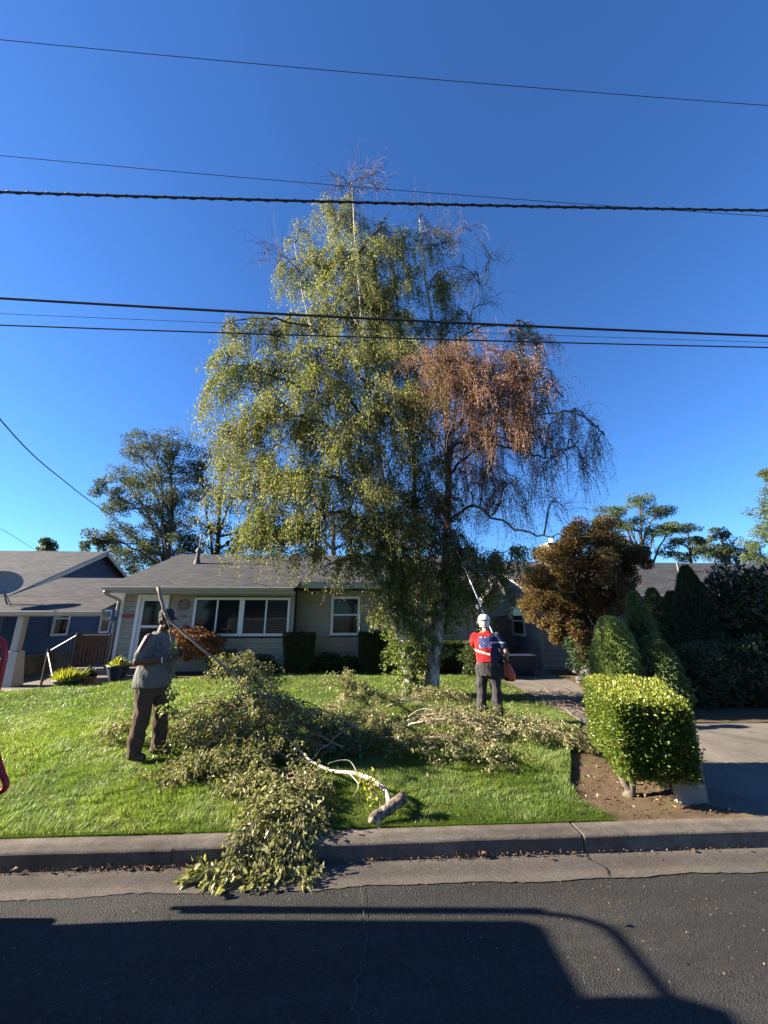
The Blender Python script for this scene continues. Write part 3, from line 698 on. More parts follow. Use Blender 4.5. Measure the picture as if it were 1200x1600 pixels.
slab('rake_board', (bx + 0.005, fc[0], fc[1] - 0.02), (bx + 0.045, fc[0], fc[1] - 0.02), (bx + 0.005, pk[0], pk[1] - 0.02), 0.17, M['gutterw'], H2)
slab('rake_board', (bx + 0.045, bk[0], bk[1] - 0.02), (bx + 0.005, bk[0], bk[1] - 0.02), (bx + 0.045, pk[0], pk[1] - 0.02), 0.17, M['gutterw'], H2)
Geo().box((-24, fc[0] - 0.10, fc[1] - 0.12), (bx, fc[0] - 0.004, fc[1] + 0.02)).build('gutter', M['gutterw'], H2)
def side_window(parent, x, y0, y1, z0, z1):
    g = Geo(); t = 0.09; X0, X1 = x, x + 0.08
    g.box((X0, y0, z0), (X1, y1, z0 + t)).box((X0, y0, z1 - t), (X1, y1, z1)).box((X0, y0, z0 + t), (X1, y0 + t, z1 - t)).box((X0, y1 - t, z0 + t), (X1, y1, z1 - t)).box((X0, y0 + t, (z0+z1)/2 + 0.12), (X1 - 0.01, y1 - t, (z0+z1)/2 + 0.18))
    w = g.build('window', M['white'], parent)
    Geo().box((X0 + 0.004, y0 + t, z0 + t), (X0 + 0.045, y1 - t, z1 - t)).build('pane', M['glass'], w)
a = atx(80, 990, bx - 0.33); side_window(H2, bx - 0.33, a[1] - 0.1, a[1] + 0.85, 1.08, 2.25)
a = atx(150, 985, bx - 0.33); side_window(H2, bx - 0.33, a[1] + 0.1, a[1] + 0.9, 1.08, 2.25)

# low stained retaining wall, fence boards and gate beside it
RW = Geo().bevbox((-12.2, 13.7, -0.2), (-11.98, 19.5, 0.52), 0.02).build('retaining_wall', M['old_concrete']); tag(RW, 'low stained concrete retaining wall under the carport', 'wall')
FG = thing('wooden_gate', (-9.9, 16.4, -0.1), 'brown board gate standing between navy house and taupe house', 'gate')
for k in range(11):
    x = -11.55 + k * 0.30; Geo().box((x, 17.2 + rnd(-.01, .01), -0.1), (x + 0.285, 17.24, 1.18 + rnd(-0.015, 0.015))).build('board', M['fence_wood'], FG)
Geo().box((-11.6, 17.245, 0.9), (-8.2, 17.29, 1.0)).build('rail', M['fence_wood'], FG)
Geo().box((-11.62, 17.16, -0.1), (-11.56, 17.28, 1.22)).build('post', M['fence_wood'], FG)
Geo().box((-11.6, 17.15, 1.2), (-8.2, 17.30, 1.235)).build('cap_rail', M['fence_wood'], FG)

# black porch railing
RL = thing('porch_railing', (-7.9, 12.3, 0.3), 'black metal railing with thin balusters beside the porch steps', 'railing')
ry = 12.36
def rod(name, a, b, r, parent, mat, n=6): return Geo().tubes([a, b], [r, r], n).build(name, mat, parent)
rod('top_rail', (-8.30, ry, 1.36), (-7.36, ry, 1.36), 0.024, RL, M['black_metal'])
rod('bottom_rail', (-8.30, ry, 0.58), (-7.36, ry, 0.58), 0.016, RL, M['black_metal'])
rod('top_rail', (-8.30, ry, 1.36), (-8.98, ry - 0.05, 0.90), 0.024, RL, M['black_metal'])
rod('bottom_rail', (-8.30, ry, 0.58), (-8.98, ry - 0.05, 0.12), 0.016, RL, M['black_metal'])
for x, z0, z1 in ((-8.30, 0.3, 1.44), (-7.36, 0.3, 1.40), (-8.98, -0.15, 0.98)): rod('post', (x, ry if x > -8.9 else ry - 0.05, z0), (x, ry if x > -8.9 else ry - 0.05, z1), 0.03, RL, M['black_metal'])
for k in range(1, 9): x = -8.30 + 0.94 * k / 9; rod('baluster', (x, ry, 0.58), (x, ry, 1.36), 0.011, RL, M['black_metal'])
for k in range(1, 7): t = k / 7; x = -8.30 - 0.68 * t; y = ry - 0.05 * t; rod('baluster', (x, y, 0.58 - 0.46 * t), (x, y, 1.36 - 0.46 * t), 0.011, RL, M['black_metal'])
rod('top_rail', (-8.98, ry - 0.05, 0.9), (-8.35, ry - 0.55, 0.30), 0.022, RL, M['black_metal'])

# ---- grey house on the right: lit side wall, long roof behind the conifers
H3 = thing('house', (11.0, 17.0, 0.0), 'grey sided house with dark shingle roof behind the conifers', 'house')
hx = 6.3
Geo().box((hx + 0.02, 14.02, -0.1), (19.5, 21.5, 2.5)).build('wall', M['wall_back'], H3)
Geo().prism_x([(14.02, 2.5), (21.5, 2.5), (18.0, 4.25)], hx + 0.02, hx + 0.12).build('gable', M['siding_grey'], H3)
boards_x(H3, hx + 0.018, 14.0, 21.5, 0.75, 2.5, 0.19, M['siding_grey'])
boards_x(H3, hx + 0.018, 14.0, 21.5, 2.5, 4.3, 0.19, M['siding_grey'], lambda z: (14.05 + (z - 2.4) / 1.85 * 3.95, 21.5 - (z - 2.4) / 1.85 * 3.5))
Geo().box((hx - 0.05, 13.94, -0.1), (hx + 0.10, 14.05, 2.5)).build('corner_board', M['siding_grey'], H3)
boards(H3, 14.018, hx + 0.11, 19.5, 0.0, 2.5, 0.19, M['siding_grey'])
Geo().box((hx - 0.05, 14.03, -0.1), (hx + 0.015, 21.4, 0.745)).build('foundation', M['wall_concrete'], H3)
rz = 2.62; rs = (4.42 - rz) / (18 - 13.5)
slab('roof', (hx + 2.3, 13.5, rz), (20.0, 13.5, rz), (hx + 2.3, 18.0, 4.42), 0.06, M['shingle'], H3)
slab('roof', (20.0, 22.3, rz), (hx - 0.3, 22.3, rz), (20.0, 18.0, 4.42), 0.06, M['shingle'], H3)
slab('roof', (hx - 0.3, 13.7, rz + 0.07), (hx + 2.29, 13.7, rz + 0.07), (hx - 0.3, 18.0, 4.415), 0.06, M['shingle'], H3)
gutter(H3, hx + 2.3, 20.0, 13.5, rz - 0.03, M['gutterw'])
yw = atx(822, 985, hx)[1]
w = Geo().box((hx - 0.065, yw, 1.15), (hx - 0.002, yw + 1.2, 1.25)).box((hx - 0.065, yw, 2.2), (hx - 0.002, yw + 1.2, 2.3)).box((hx - 0.065, yw, 1.25), (hx - 0.002, yw + 0.09, 2.2)).box((hx - 0.065, yw + 1.11, 1.25), (hx - 0.002, yw + 1.2, 2.2)).box((hx - 0.06, yw + .09, 1.70), (hx - 0.002, yw + 1.11, 1.76)).build('window', M['white'], H3)
Geo().box((hx - 0.045, yw + 0.09, 1.25), (hx - 0.03, yw + 1.11, 2.2)).build('pane', M['glass'], w)
c = at(868, 870, 17.2)
Geo().bevbox((c[0] - 0.42, 16.9, 3.2), (c[0] + 0.42, 17.6, 5.05), 0.01).build('chimney', M['brick'], H3)
Geo().bevbox((c[0] - 0.48, 16.84, 5.052), (c[0] + 0.48, 17.66, 5.15), 0.02).build('chimney_cap', M['wall_concrete'], H3)
Geo().tubes([(c[0] - .1, 17.2, 5.15), (c[0] - .1, 17.2, 5.4)], [0.12, 0.1], 8).build('chimney_pot', M['white'], H3)
for px, py in ((1058, 880), (1157, 872)):
    q = at(px, py, 16.6); zb = rz + rs * (16.6 - 13.5)
    Geo().tubes([(q[0], 16.6, zb - .05), (q[0], 16.6, zb + 0.42)], [0.06, 0.055], 8).build('vent_pipe', M['dark_metal'], H3)
# weathered fence between the houses
FN = thing('board_fence', (5.3, 16.6, 0), 'weathered board fence between taupe house and grey house', 'fence')
for k in range(11):
    x = 4.10 + k * 0.198; Geo().box((x, 16.6 + rnd(-.008, .008), 0.0), (x + 0.188, 16.625, 1.95 + rnd(-0.02, 0.02))).build('board', M['grey_wood'], FN)
Geo().box((4.1, 16.63, 1.6), (6.28, 16.67, 1.7)).build('rail', M['grey_wood'], FN); Geo().box((4.1, 16.63, 0.4), (6.28, 16.67, 0.5)).build('rail', M['grey_wood'], FN)

# ---- low concrete wall beside the drive
tag(Geo().bevbox((3.10, 4.17, 0.02), (3.395, 4.27, 0.90), 0.02).build('concrete_pillar', M['wall_concrete']), 'pale concrete pillar standing behind the clipped golden hedge', 'pillar')
# ------------------------------------------------------------------ vegetation builders
def jitter_path(p, amp):
    q = np.array(p); q[1:-1] += rng.normal(0, amp, (len(q) - 2, 3)); return q

def hang_twigs(starts, outdir, lens, K=5, ratio=0.35):
    """twigs that set off outwards and then hang; returns N x K x 3"""
    starts = np.asarray(starts); N = len(starts)
    t = np.linspace(0, 1, K)[None, :, None]
    L = np.asarray(lens)[:, None, None]
    out = np.asarray(outdir)[:, None, :]
    sway = rng.normal(0, 0.05, (N, 1, 3))
    P = starts[:, None, :] + out * L * ratio * (1 - (1 - t) ** 2) + np.array([0, 0, -1.0]) * L * (t ** 1.6) * 0.92 + sway * L * t
    return P

def sample_paths(P, per):
    """points and tangents along N x K x 3 paths, `per` each"""
    N, K, _ = P.shape
    u = rng.uniform(0.08, 1.0, (N, per)) * (K - 1 - 1e-6)
    i = u.astype(int); fr = (u - i)[..., None]
    idx = np.arange(N)[:, None]
    a = P[idx, i]; b = P[idx, i + 1]
    T = b - a; T = T / (np.linalg.norm(T, axis=-1, keepdims=True) + 1e-9)
    return (a + (b - a) * fr).reshape(-1, 3), T.reshape(-1, 3)

# ---- the birch: two leaning trunks, weeping crown, a dying brown side on the right
BIR = thing('birch_tree', (1.35, 9.35, 0.18), 'tall weeping birch with pale twin trunks and a dead brown side', 'tree')
def stem_pts(lst, n): return spline([at(px, py, y) for px, py, y in lst], n)
tb1 = np.array([1.10, 9.2, 0.10]); tb2 = np.array([1.52, 9.45, 0.10])
S = {}
S['a'] = spline([tb1, at(634, 1030, 9.2), at(626, 960, 9.2), at(616, 880, 9.25), at(603, 780, 9.3), at(588, 690, 9.35), at(573, 590, 9.4), at(563, 480, 9.4), at(556, 380, 9.4), at(550, 285, 9.4)], 40)
S['b'] = spline([at(630, 1010, 9.2), at(600, 930, 8.95), at(582, 850, 8.85), at(566, 770, 8.9), at(541, 700, 9.0), at(530, 630, 9.2), at(500, 550, 9.4), at(475, 470, 9.6), at(460, 380, 9.7)], 34)
S['c'] = spline([tb2, at(684, 985, 9.45), at(694, 900, 9.5), at(699, 800, 9.5), at(700, 700, 9.5), at(694, 590, 9.6), at(672, 480, 9.7), at(660, 390, 9.8), at(655, 340, 9.8)], 38)
S['d'] = spline([at(699, 760, 9.5), at(712, 640, 9.7), at(726, 540, 9.9), at(745, 460, 10.0), at(768, 405, 10.1)], 22)
S['e'] = spline([at(655, 1000, 9.4), at(656, 900, 9.7), at(648, 800, 9.9), at(645, 680, 10.0), at(632, 560, 10.0), at(618, 450, 10.0), at(610, 350, 10.0)], 30)
R0 = {'a': 0.17, 'b': 0.085, 'c': 0.175, 'd': 0.075, 'e': 0.10}
limbs = [
    [(699, 815, 9.5), (735, 790, 9.25), (770, 805, 9.0), (815, 828, 8.8), (850, 836, 8.7), (890, 838, 8.6), (930, 838, 8.6)],
    [(699, 745, 9.5), (750, 700, 9.3), (800, 700, 9.1), (860, 715, 8.9), (905, 690, 8.8)],
    [(697, 690, 9.5), (745, 630, 9.4), (800, 590, 9.3), (850, 575, 9.2), (880, 620, 9.2)],
    [(703, 700, 9.6), (770, 670, 9.9), (840, 650, 10.1), (900, 645, 10.2), (945, 680, 10.2)],
    [(592, 700, 9.35), (560, 640, 9.1), (528, 614, 8.9), (495, 612, 8.7), (430, 590, 8.5), (360, 570, 8.4), (325, 600, 8.4)],
    [(540, 700, 8.6), (500, 660, 8.4), (440, 650, 8.2), (380, 660, 8.1), (340, 690, 8.1)],
    [(566, 770, 8.7), (520, 745, 8.4), (460, 740, 8.1), (400, 760, 7.9), (370, 800, 7.9)],
    [(580, 830, 8.8), (540, 800, 8.4), (500, 810, 8.0), (460, 850, 7.8)],
    [(608, 800, 9.3), (560, 810, 9.6), (500, 800, 10.0), (430, 810, 10.3)],
    [(576, 600, 9.4), (520, 530, 9.2), (440, 500, 9.0), (370, 500, 8.9), (340, 520, 8.9)],
    [(566, 520, 9.4), (520, 440, 9.3), (470, 400, 9.2), (435, 420, 9.2)],
    [(650, 820, 9.9), (700, 860, 10.4), (760, 880, 10.6), (800, 900, 10.6)],
    [(694, 900, 9.5), (730, 890, 9.2), (770, 900, 9.0), (790, 930, 9.0)],
    [(616, 880, 9.25), (570, 870, 8.9), (520, 880, 8.5), (480, 900, 8.3)],
    [(690, 570, 9.6), (730, 520, 9.5), (790, 510, 9.4), (840, 530, 9.4)],
    [(556, 400, 9.4), (590, 360, 9.4), (610, 330, 9.4)],
]
LB = []
for l in limbs:
    side = l[-1][0]; sh = 0.9 if side < 560 else (-1.3 if 780 < side else 0.0)
    LB.append(spline([at(px, py, y + sh * k / (len(l) - 1)) for k, (px, py, y) in enumerate(l)], 22))
def flare(n): return 1 + 0.45 * np.exp(-np.arange(n) / 1.2)
for k in ('a', 'c'):
    n = len(S[k]); r = R0[k] * (1 - 0.93 * np.linspace(0, 1, n) ** 0.8) * flare(n)
    p = S[k].copy(); p[1:-1] += rng.normal(0, 0.012, (n - 2, 3))
    Geo().tubes(p, r, 12).build('trunk', M['birch'], BIR, smooth=True)
for k in ('b', 'd', 'e'):
    n = len(S[k]); Geo().tubes(S[k], R0[k] * (1 - 0.9 * np.linspace(0, 1, n) ** 0.8), 8).build('stem', M['birch'], BIR, smooth=True)
for l in LB:
    q = jitter_path(l, 0.03); Geo().tubes(q, (0.034 if l[-1][0] > 3.5 else 0.048) * (1 - 0.85 * np.linspace(0, 1, len(q)) ** 0.9) + 0.004, 7).build('limb', M['limb'], BIR, smooth=True)
NODES = np.vstack([S[k][int(len(S[k]) * 0.30):] for k in S] + [l[4:] for l in LB])
# clumps: px, py, depth, radius across (m), radius high (m), twigs, kind  (g green, o olive sparse, b brown, t bare)
CL = [
 (545,300,9.4,.6,.7,16,'t'),(575,290,9.3,.5,.6,10,'t'),(520,300,9.4,.4,.5,6,'t'),
 (500,345,9.3,.7,.7,26,'o'),(550,360,9.4,.7,.8,34,'o'),(592,370,9.4,.5,.8,24,'o'),(470,370,9.3,.55,.6,16,'o'),
 (480,430,9.1,.8,.9,34,'g'),(540,430,9.2,.9,.9,60,'g'),(585,440,9.2,.7,.9,44,'g'),(445,440,9.1,.5,.8,18,'o'),(412,405,9.2,.45,.5,10,'t'),
 (520,500,9.0,1.0,.9,62,'g'),(575,500,9.1,.9,.9,56,'g'),(455,510,8.9,.9,.9,46,'g'),(400,530,8.7,.8,.8,36,'g'),(350,520,8.8,.55,.9,22,'o'),(345,570,8.6,.7,.8,30,'g'),
 (620,520,9.5,.8,1.0,44,'g'),(640,450,9.8,.7,1.0,34,'o'),(625,400,9.9,.6,.8,24,'o'),(665,380,9.9,.7,.8,22,'o'),(690,400,9.9,.7,.8,16,'t'),(660,345,9.9,.6,.5,12,'t'),(720,360,10.0,.6,.4,8,'t'),
 (690,470,9.9,.8,.9,30,'d'),(675,520,10.0,.8,.8,34,'d'),(720,500,9.9,.6,.7,16,'d'),(745,440,10.1,.6,.8,14,'t'),(765,420,10.1,.5,.6,10,'t'),(760,490,9.9,.5,.6,8,'t'),(720,430,10.0,.6,.7,12,'t'),
 (560,570,9.0,1.0,.9,56,'g'),(490,580,8.7,1.0,.9,54,'g'),(425,590,8.5,.9,.9,50,'g'),(370,610,8.4,.9,1.0,46,'g'),(318,620,8.4,.55,.9,22,'o'),
 (630,590,9.3,.9,1.0,52,'g'),(610,650,9.0,.8,.9,40,'g'),(665,640,9.1,.7,1.1,54,'g'),(650,690,9.0,.7,.9,34,'g'),
 (440,660,8.2,1.0,.9,52,'g'),(380,680,8.1,.9,1.0,46,'g'),(335,690,8.2,.7,1.0,30,'o'),(510,660,8.6,.9,.9,38,'g'),(560,680,8.9,.8,.9,30,'g'),
 (330,760,8.4,.6,.8,20,'o'),(400,760,8.0,.9,.8,44,'g'),(450,770,8.0,.8,.8,40,'g'),(500,760,8.2,.8,.8,36,'g'),(540,780,8.6,.7,.8,26,'g'),
 (420,830,7.9,.8,.6,34,'g'),(470,840,7.8,.8,.7,40,'g'),(395,850,7.9,.5,.5,14,'o'),(520,825,8.0,.8,.6,30,'g'),(560,830,8.2,.7,.6,28,'g'),(600,830,8.5,.6,.6,22,'g'),
 (490,875,8.0,.5,.4,10,'g'),(545,885,8.1,.5,.4,14,'g'),(590,885,8.3,.5,.4,18,'g'),(620,800,9.6,.7,.8,28,'d'),(640,740,10.0,.8,.9,30,'d'),(580,740,9.9,.8,.9,28,'d'),
 (670,780,9.8,.7,.9,30,'d'),(660,850,9.2,.7,.7,34,'d'),(700,850,9.3,.7,.7,24,'d'),
 (600,540,8.9,.8,.8,30,'g'),(560,470,9.0,.8,.8,30,'g'),(520,400,9.1,.7,.7,26,'g'),(570,400,9.1,.7,.8,28,'g'),(620,470,9.2,.7,.8,26,'g'),(600,610,8.8,.7,.8,26,'g'),(540,620,8.9,.8,.8,30,'g'),(480,700,8.8,.8,.8,30,'g'),(520,720,8.6,.8,.7,28,'g'),(590,780,8.6,.6,.7,22,'g'),(540,330,9.3,.5,.5,14,'o'),(690,440,9.6,.6,.8,20,'o'),(640,380,9.7,.5,.6,16,'o'),
 # low leafy sprays round the right trunk
 (730,880,9.2,.7,.6,36,'h'),(765,900,9.1,.7,.6,36,'h'),(790,880,9.3,.6,.5,22,'h'),(720,940,9.3,.6,.5,30,'h'),(755,945,9.4,.5,.5,22,'h'),(815,870,9.4,.4,.5,12,'h'),
 (680,900,9.0,.5,.5,24,'h'),(640,900,8.8,.5,.5,30,'h'),(610,950,8.8,.5,.4,26,'h'),
 # front of the crown
 (600,400,8.5,.6,.7,16,'f'),(545,440,8.4,.8,.8,24,'f'),(610,480,8.2,.8,.8,26,'f'),(560,540,8.0,.9,.8,28,'f'),(630,560,8.0,.8,.8,26,'f'),(500,600,8.0,.8,.8,24,'f'),(590,630,7.9,.8,.8,26,'f'),(650,640,7.9,.6,.9,26,'f'),(450,640,7.9,.8,.8,22,'f'),(540,700,7.8,.8,.8,24,'f'),(620,720,7.9,.7,.8,22,'f'),(480,780,7.7,.7,.7,20,'f'),(570,790,7.8,.7,.7,22,'f'),(640,820,8.0,.6,.7,20,'f'),(620,880,8.2,.5,.5,16,'f'),(680,740,8.3,.5,.7,14,'f'),
 (800,570,8.6,.6,.6,10,'o'),(700,560,8.4,.5,.6,10,'o'),(740,640,8.2,.6,.7,10,'o'),(900,720,9.0,.6,.6,8,'k'),(880,660,9.0,.5,.6,8,'k'),(700,800,9.2,.7,.7,18,'k'),(790,800,9.0,.7,.5,14,'k'),
 (720,600,8.0,.7,.7,6,'t'),(790,620,7.9,.7,.7,6,'t'),(760,560,8.0,.7,.6,6,'t'),(690,610,7.8,.5,.6,10,'o'),(830,650,7.9,.5,.6,8,'o'),
 # dead side
 (690,580,9.5,.7,.8,40,'b'),(730,570,9.5,.8,.8,50,'b'),(770,600,9.4,.9,.8,58,'b'),(720,630,9.3,.8,.9,50,'b'),(775,650,9.2,.9,.9,52,'b'),(820,610,9.3,.7,.8,36,'b'),(815,660,9.2,.7,.8,34,'b'),
 (650,565,9.4,.4,.4,12,'b'),(845,560,9.3,.6,.7,18,'k'),(855,620,9.2,.5,.7,16,'k'),(740,700,9.2,.9,.8,40,'k'),(790,710,9.1,.9,.8,38,'k'),(840,700,9.0,.7,.8,26,'k'),(870,680,9.0,.5,.7,14,'k'),
 (760,760,9.2,.9,.7,36,'k'),(810,770,9.0,.8,.7,30,'k'),(850,765,8.9,.6,.7,16,'k'),(720,760,9.3,.7,.8,30,'k'),(925,680,9.6,.5,.5,12,'k'),(940,700,9.8,.5,.6,10,'k'),(890,750,9.0,.6,.8,10,'t'),(930,760,9.3,.5,.7,8,'t'),(905,660,9.8,.6,.5,9,'t'),(870,800,8.8,.6,.5,10,'t'),
 (830,530,9.4,.6,.6,16,'o'),(800,545,9.4,.5,.5,12,'k'),
]
branchG = Geo(); twigG = Geo(); leafG = Geo(); deadG = Geo()
def grow_clump(c, rx, rz, nt, kind):
    c = np.asarray(c)
    d = NODES - c; dist = np.linalg.norm(d, axis=1) + np.maximum(d[:, 2] - 0.2, 0) * 1.5
    o = NODES[np.argmin(dist + rng.uniform(0, 0.35, len(dist)))]
    top = c + np.array([0, 0, rz * 0.55])
    mid = (o + top) / 2 + np.array([0, 0, 0.18 * np.linalg.norm(top - o)])
    br = spline([o, mid, top], 8); branchG.tubes(jitter_path(br, 0.025), np.linspace(0.022, 0.010, 8), 4)
    starts = []; outs = []
    ns = max(4, nt // 7)
    for _ in range(ns):
        a = rnd(0, 2 * math.pi); e = rng.normal(0, 1, 3); e /= np.linalg.norm(e)
        end = c + e * np.array([rx, rx, rz]) * rnd(0.5, 1.0)
        s0 = br[int(rng.integers(3, 8))]
        sp = spline([s0, (s0 + end) / 2 + [0, 0, 0.25 * np.linalg.norm(end - s0)], end], 6)
        branchG.tubes(jitter_path(sp, 0.015), np.linspace(0.009, 0.004, 6), 3)
        starts.append(sp[2:]); outs.append(np.repeat(unit((end - s0) * [1, 1, 0.2])[None], 4, 0))
    starts = np.vstack(starts); outs = np.vstack(outs)
    pickk = rng.integers(0, len(starts), nt)
    ls = rng.uniform(0.3, 1.1, nt) * (0.75 + 0.35 * rz)
    if kind in 'gf': ls *= 0.78
    if kind == 'b': ls *= 0.65
    if kind == 'h': ls *= 0.6
    if kind == 't': ls *= 0.7
    od = outs[pickk] + rng.normal(0, 0.6, (nt, 3)); od[:, 2] *= 0.5
    P = hang_twigs(starts[pickk] + rng.normal(0, 0.05, (nt, 3)), od, ls, 6, 0.75 if kind == 't' else (0.42 if kind in 'gfb' else 0.25))
    if kind == 't': P[..., 2] = P[:, :1, 2] + (P[..., 2] - P[:, :1, 2]) * rng.choice([-0.9, 0.7, 1.0], (nt, 1))
    twigG.tubes(P, np.linspace(0.0042, 0.0018, 6)[None].repeat(nt, 0) * (1.25 if kind == 't' else 1.0), 3, cap=False)
    per = {'f': 36, 'g': 35, 'o': 24, 'd': 28, 'h': 28, 'b': 30, 'k': 20, 't': 1}[kind]
    p, T = sample_paths(P, per); n = len(p)
    p = p + rng.normal(0, 0.055 if kind in 'gfodb' else 0.035, (n, 3))
    D = T * 0.8 + rng.normal(0, 0.55, (n, 3)) + np.array([0, 0, -0.35])
    S_ = rng.uniform(0.034, 0.070, n)
    tn = {'f': 0.62, 'g': 0.56, 'o': 0.52, 'd': 0.30, 'h': 0.62, 'b': 0.5, 'k': 0.25, 't': 0.4}[kind]
    t = np.clip(rng.normal(tn, 0.2, n) + rng.normal(0, 0.13), 0, 1)
    if kind in 'bk': deadG.leaves(p, D, S_ * (0.9 if kind == 'b' else 0.75), t, 0.42)
    elif kind == 't': deadG.leaves(p, D, S_ * 0.6, t, 0.4)
    else: leafG.leaves(p, D, S_, t, 0.62)
def depth(px, y, kind):        # living side leans back, dead side reaches towards the street
    if kind == 'b': return y - 2.0
    if kind == 'k': return y - 0.3
    if kind == 'f': return y + (0.7 if px > 590 else 0.25)
    return y + 0.9 * (1 if px < 560 else max(0, 1 - (px - 560) / 90)) if kind in 'go' else y
for (px, py, y, rx, rz, nt, kind) in CL:
    y = depth(px, y, kind); lf = 0.8 if px < 480 and kind in 'go' else 1.0
    grow_clump(at(px + (14 if px < 420 else 0), py, y), rx * 1.10 * (0.85 if px < 480 else 1), rz * 1.0, int(nt * lf * {'b': 3.4, 't': 5.0, 'k': 4.0, 'o': 3.4, 'f': 2.3}.get(kind, 2.8)), kind)
# the far side of the crown, seen through the gaps
for _ in range(26):
    px, py = pick([(480, 560), (430, 700), (520, 640), (560, 720), (600, 560), (640, 620), (690, 700), (740, 720), (580, 480), (620, 700), (500, 800), (680, 820)])
    grow_clump(at(px + rnd(-45, 45), py + rnd(-40, 40), rnd(10.3, 11.8)), 0.9, 0.9, 44, 'd' if px < 670 else 'k')
tag(branchG.build('branches', M['limb'], BIR, smooth=True), kind='stuff')
tag(twigG.build('twigs', M['twig'], BIR), kind='stuff')
tag(leafG.build('foliage', M['birch_leaf'], BIR), kind='stuff')
tag(deadG.build('dead_foliage', M['dead_leaf'], BIR), 'brown withered leaves on the right side of the crown', kind='stuff')
# epicormic shoots: leaves clothing the lower trunks
g = Geo(); gt = Geo()
for k, (i0, i1, cnt) in {'a': (1, 16, 420), 'c': (2, 15, 230), 'e': (0, 12, 170), 'b': (0, 8, 60)}.items():
    for _ in range(cnt):
        b = S[k][int(rng.integers(i0, i1))] + rng.normal(0, 0.06, 3)
        a = rnd(0, 2 * math.pi); L = rnd(0.15, 0.7)
        dr = np.array([math.cos(a) * 0.8, math.sin(a) * 0.8, rnd(-0.3, 0.9)])
        P = spline([b, b + dr * L * 0.6, b + dr * L + np.array([0, 0, -0.15 * L])], 5)[None]
        gt.tubes(P, np.linspace(0.005, 0.002, 5)[None], 3, cap=False)
        p, T = sample_paths(P, 20); n = len(p)
        g.leaves(p + rng.normal(0, 0.035, (n, 3)), T + rng.normal(0, 0.8, (n, 3)), rng.uniform(0.05, 0.085, n), np.clip(rng.normal(0.55, 0.22, n), 0, 1), 0.66)
tag(g.build('trunk_shoots', M['shoot_leaf'], BIR), kind='stuff'); tag(gt.build('shoot_twigs', M['twig'], BIR), kind='stuff')

# ---- general trees behind the houses
def tree(name, label, base, trunk_top, r0, clumps, per, leaf, mat, group=None, bark='trunk', leafw=0.6, tint=0.5, upright=0.15, flat=1.0, fill=1.0):
    o = thing(name, base, label, 'tree', group)
    base = np.asarray(base, float); tt = np.asarray(trunk_top, float)
    g = Geo(); tr = spline([base - [0, 0, 0.1], (base * 2 + tt) / 3 + rng.normal(0, 0.1, 3), (base + 2 * tt) / 3 + rng.normal(0, 0.12, 3), tt], 14)
    g.tubes(tr, r0 * (1 - 0.7 * np.linspace(0, 1, 14)), 9)
    g.build('trunk', M[bark], o, smooth=True)
    gb = Geo(); gl = Geo()
    for (c, r) in clumps:
        c = np.asarray(c, float); s0 = tr[int(rng.integers(5, 14))]
        if c[2] < s0[2]: s0 = tr[min(13, max(2, int(np.argmin(np.abs(tr[:, 2] - c[2] + 0.5)))))]
        p = spline([s0, (s0 + c) / 2 + [0, 0, 0.1 * np.linalg.norm(c - s0)], c], 8)
        gb.tubes(jitter_path(p, 0.05), np.linspace(r0 * 0.38, r0 * 0.10, 8), 5)
        nsub = max(7, int(13 * r * fill))
        for _ in range(nsub):
            e = rng.normal(0, 1, 3); e /= np.linalg.norm(e); sc = c + e * r * rnd(0.45, 1.05) * np.array([1, 1, 0.8 * flat])
            gb.tubes(spline([p[int(rng.integers(4, 8))], (c + sc) / 2, sc], 5), np.linspace(r0 * 0.08, r0 * 0.03, 5), 3, cap=False)
            n = int(per / nsub); q = rng.normal(0, 1, (n, 3)); q /= np.linalg.norm(q, axis=1, keepdims=True)
            rr = r * 0.42 * fill * rng.random(n) ** 0.45
            p2 = sc + q * rr[:, None] * np.array([1, 1, 0.75 * flat])
            gl.leaves(p2, q + rng.normal(0, 0.6, (n, 3)) + [0, 0, upright], rng.uniform(0.7, 1.25, n) * leaf, np.clip(rng.normal(tint, 0.22, n) + rng.normal(0, 0.08), 0, 1), leafw)
    tag(gb.build('limbs', M[bark], o, smooth=True), kind='stuff')
    tag(gl.build('crown', M[mat], o), kind='stuff')
    return o
def clump_px(lst, y, dy=1.5): return [(at(px, py, y + rnd(-dy, dy)), r) for px, py, r in lst]
b = at(280, 900, 24)
tree('tree', 'open crowned grey green tree rising behind the left end of the house roof', (b[0], 24, -0.1), at(265, 720, 24), 0.20,
     clump_px([(205,700,1.0),(240,690,1.0),(280,695,1.1),(190,745,1.0),(230,740,1.2),(275,745,1.2),(170,770,.8),(215,785,1.1),(260,800,1.0),(200,835,1.0),(160,840,.9),(240,840,1.0),(215,870,1.0),(290,850,.9),(180,870,.9),(145,850,.6),(300,780,1.0),(255,865,.9),(205,900,.8),(250,715,1.0),(300,740,1.0),(225,760,1.0),(255,775,.9),(240,810,1.0),(285,815,1.0),(180,800,.9),(230,865,.9),(265,835,.9)], 24), 1700, 0.105, 'tree_leaf')
b = at(345, 900, 25)
tree('tree', 'darker leafy tree behind the roof, half veiled by hanging birch twigs', (b[0], 25, -0.1), at(345, 740, 25), 0.24,
     clump_px([(310,720,1.1),(350,710,1.2),(390,730,1.2),(325,770,1.2),(370,780,1.3),(410,790,1.1),(330,830,1.1),(380,840,1.1),(300,860,.9),(420,850,1.0),(350,870,1.0),(450,840,1.0),(400,760,1.1),(430,820,1.0)], 25), 1700, 0.11, 'tree_leaf', tint=0.3)
b = at(520, 900, 27)
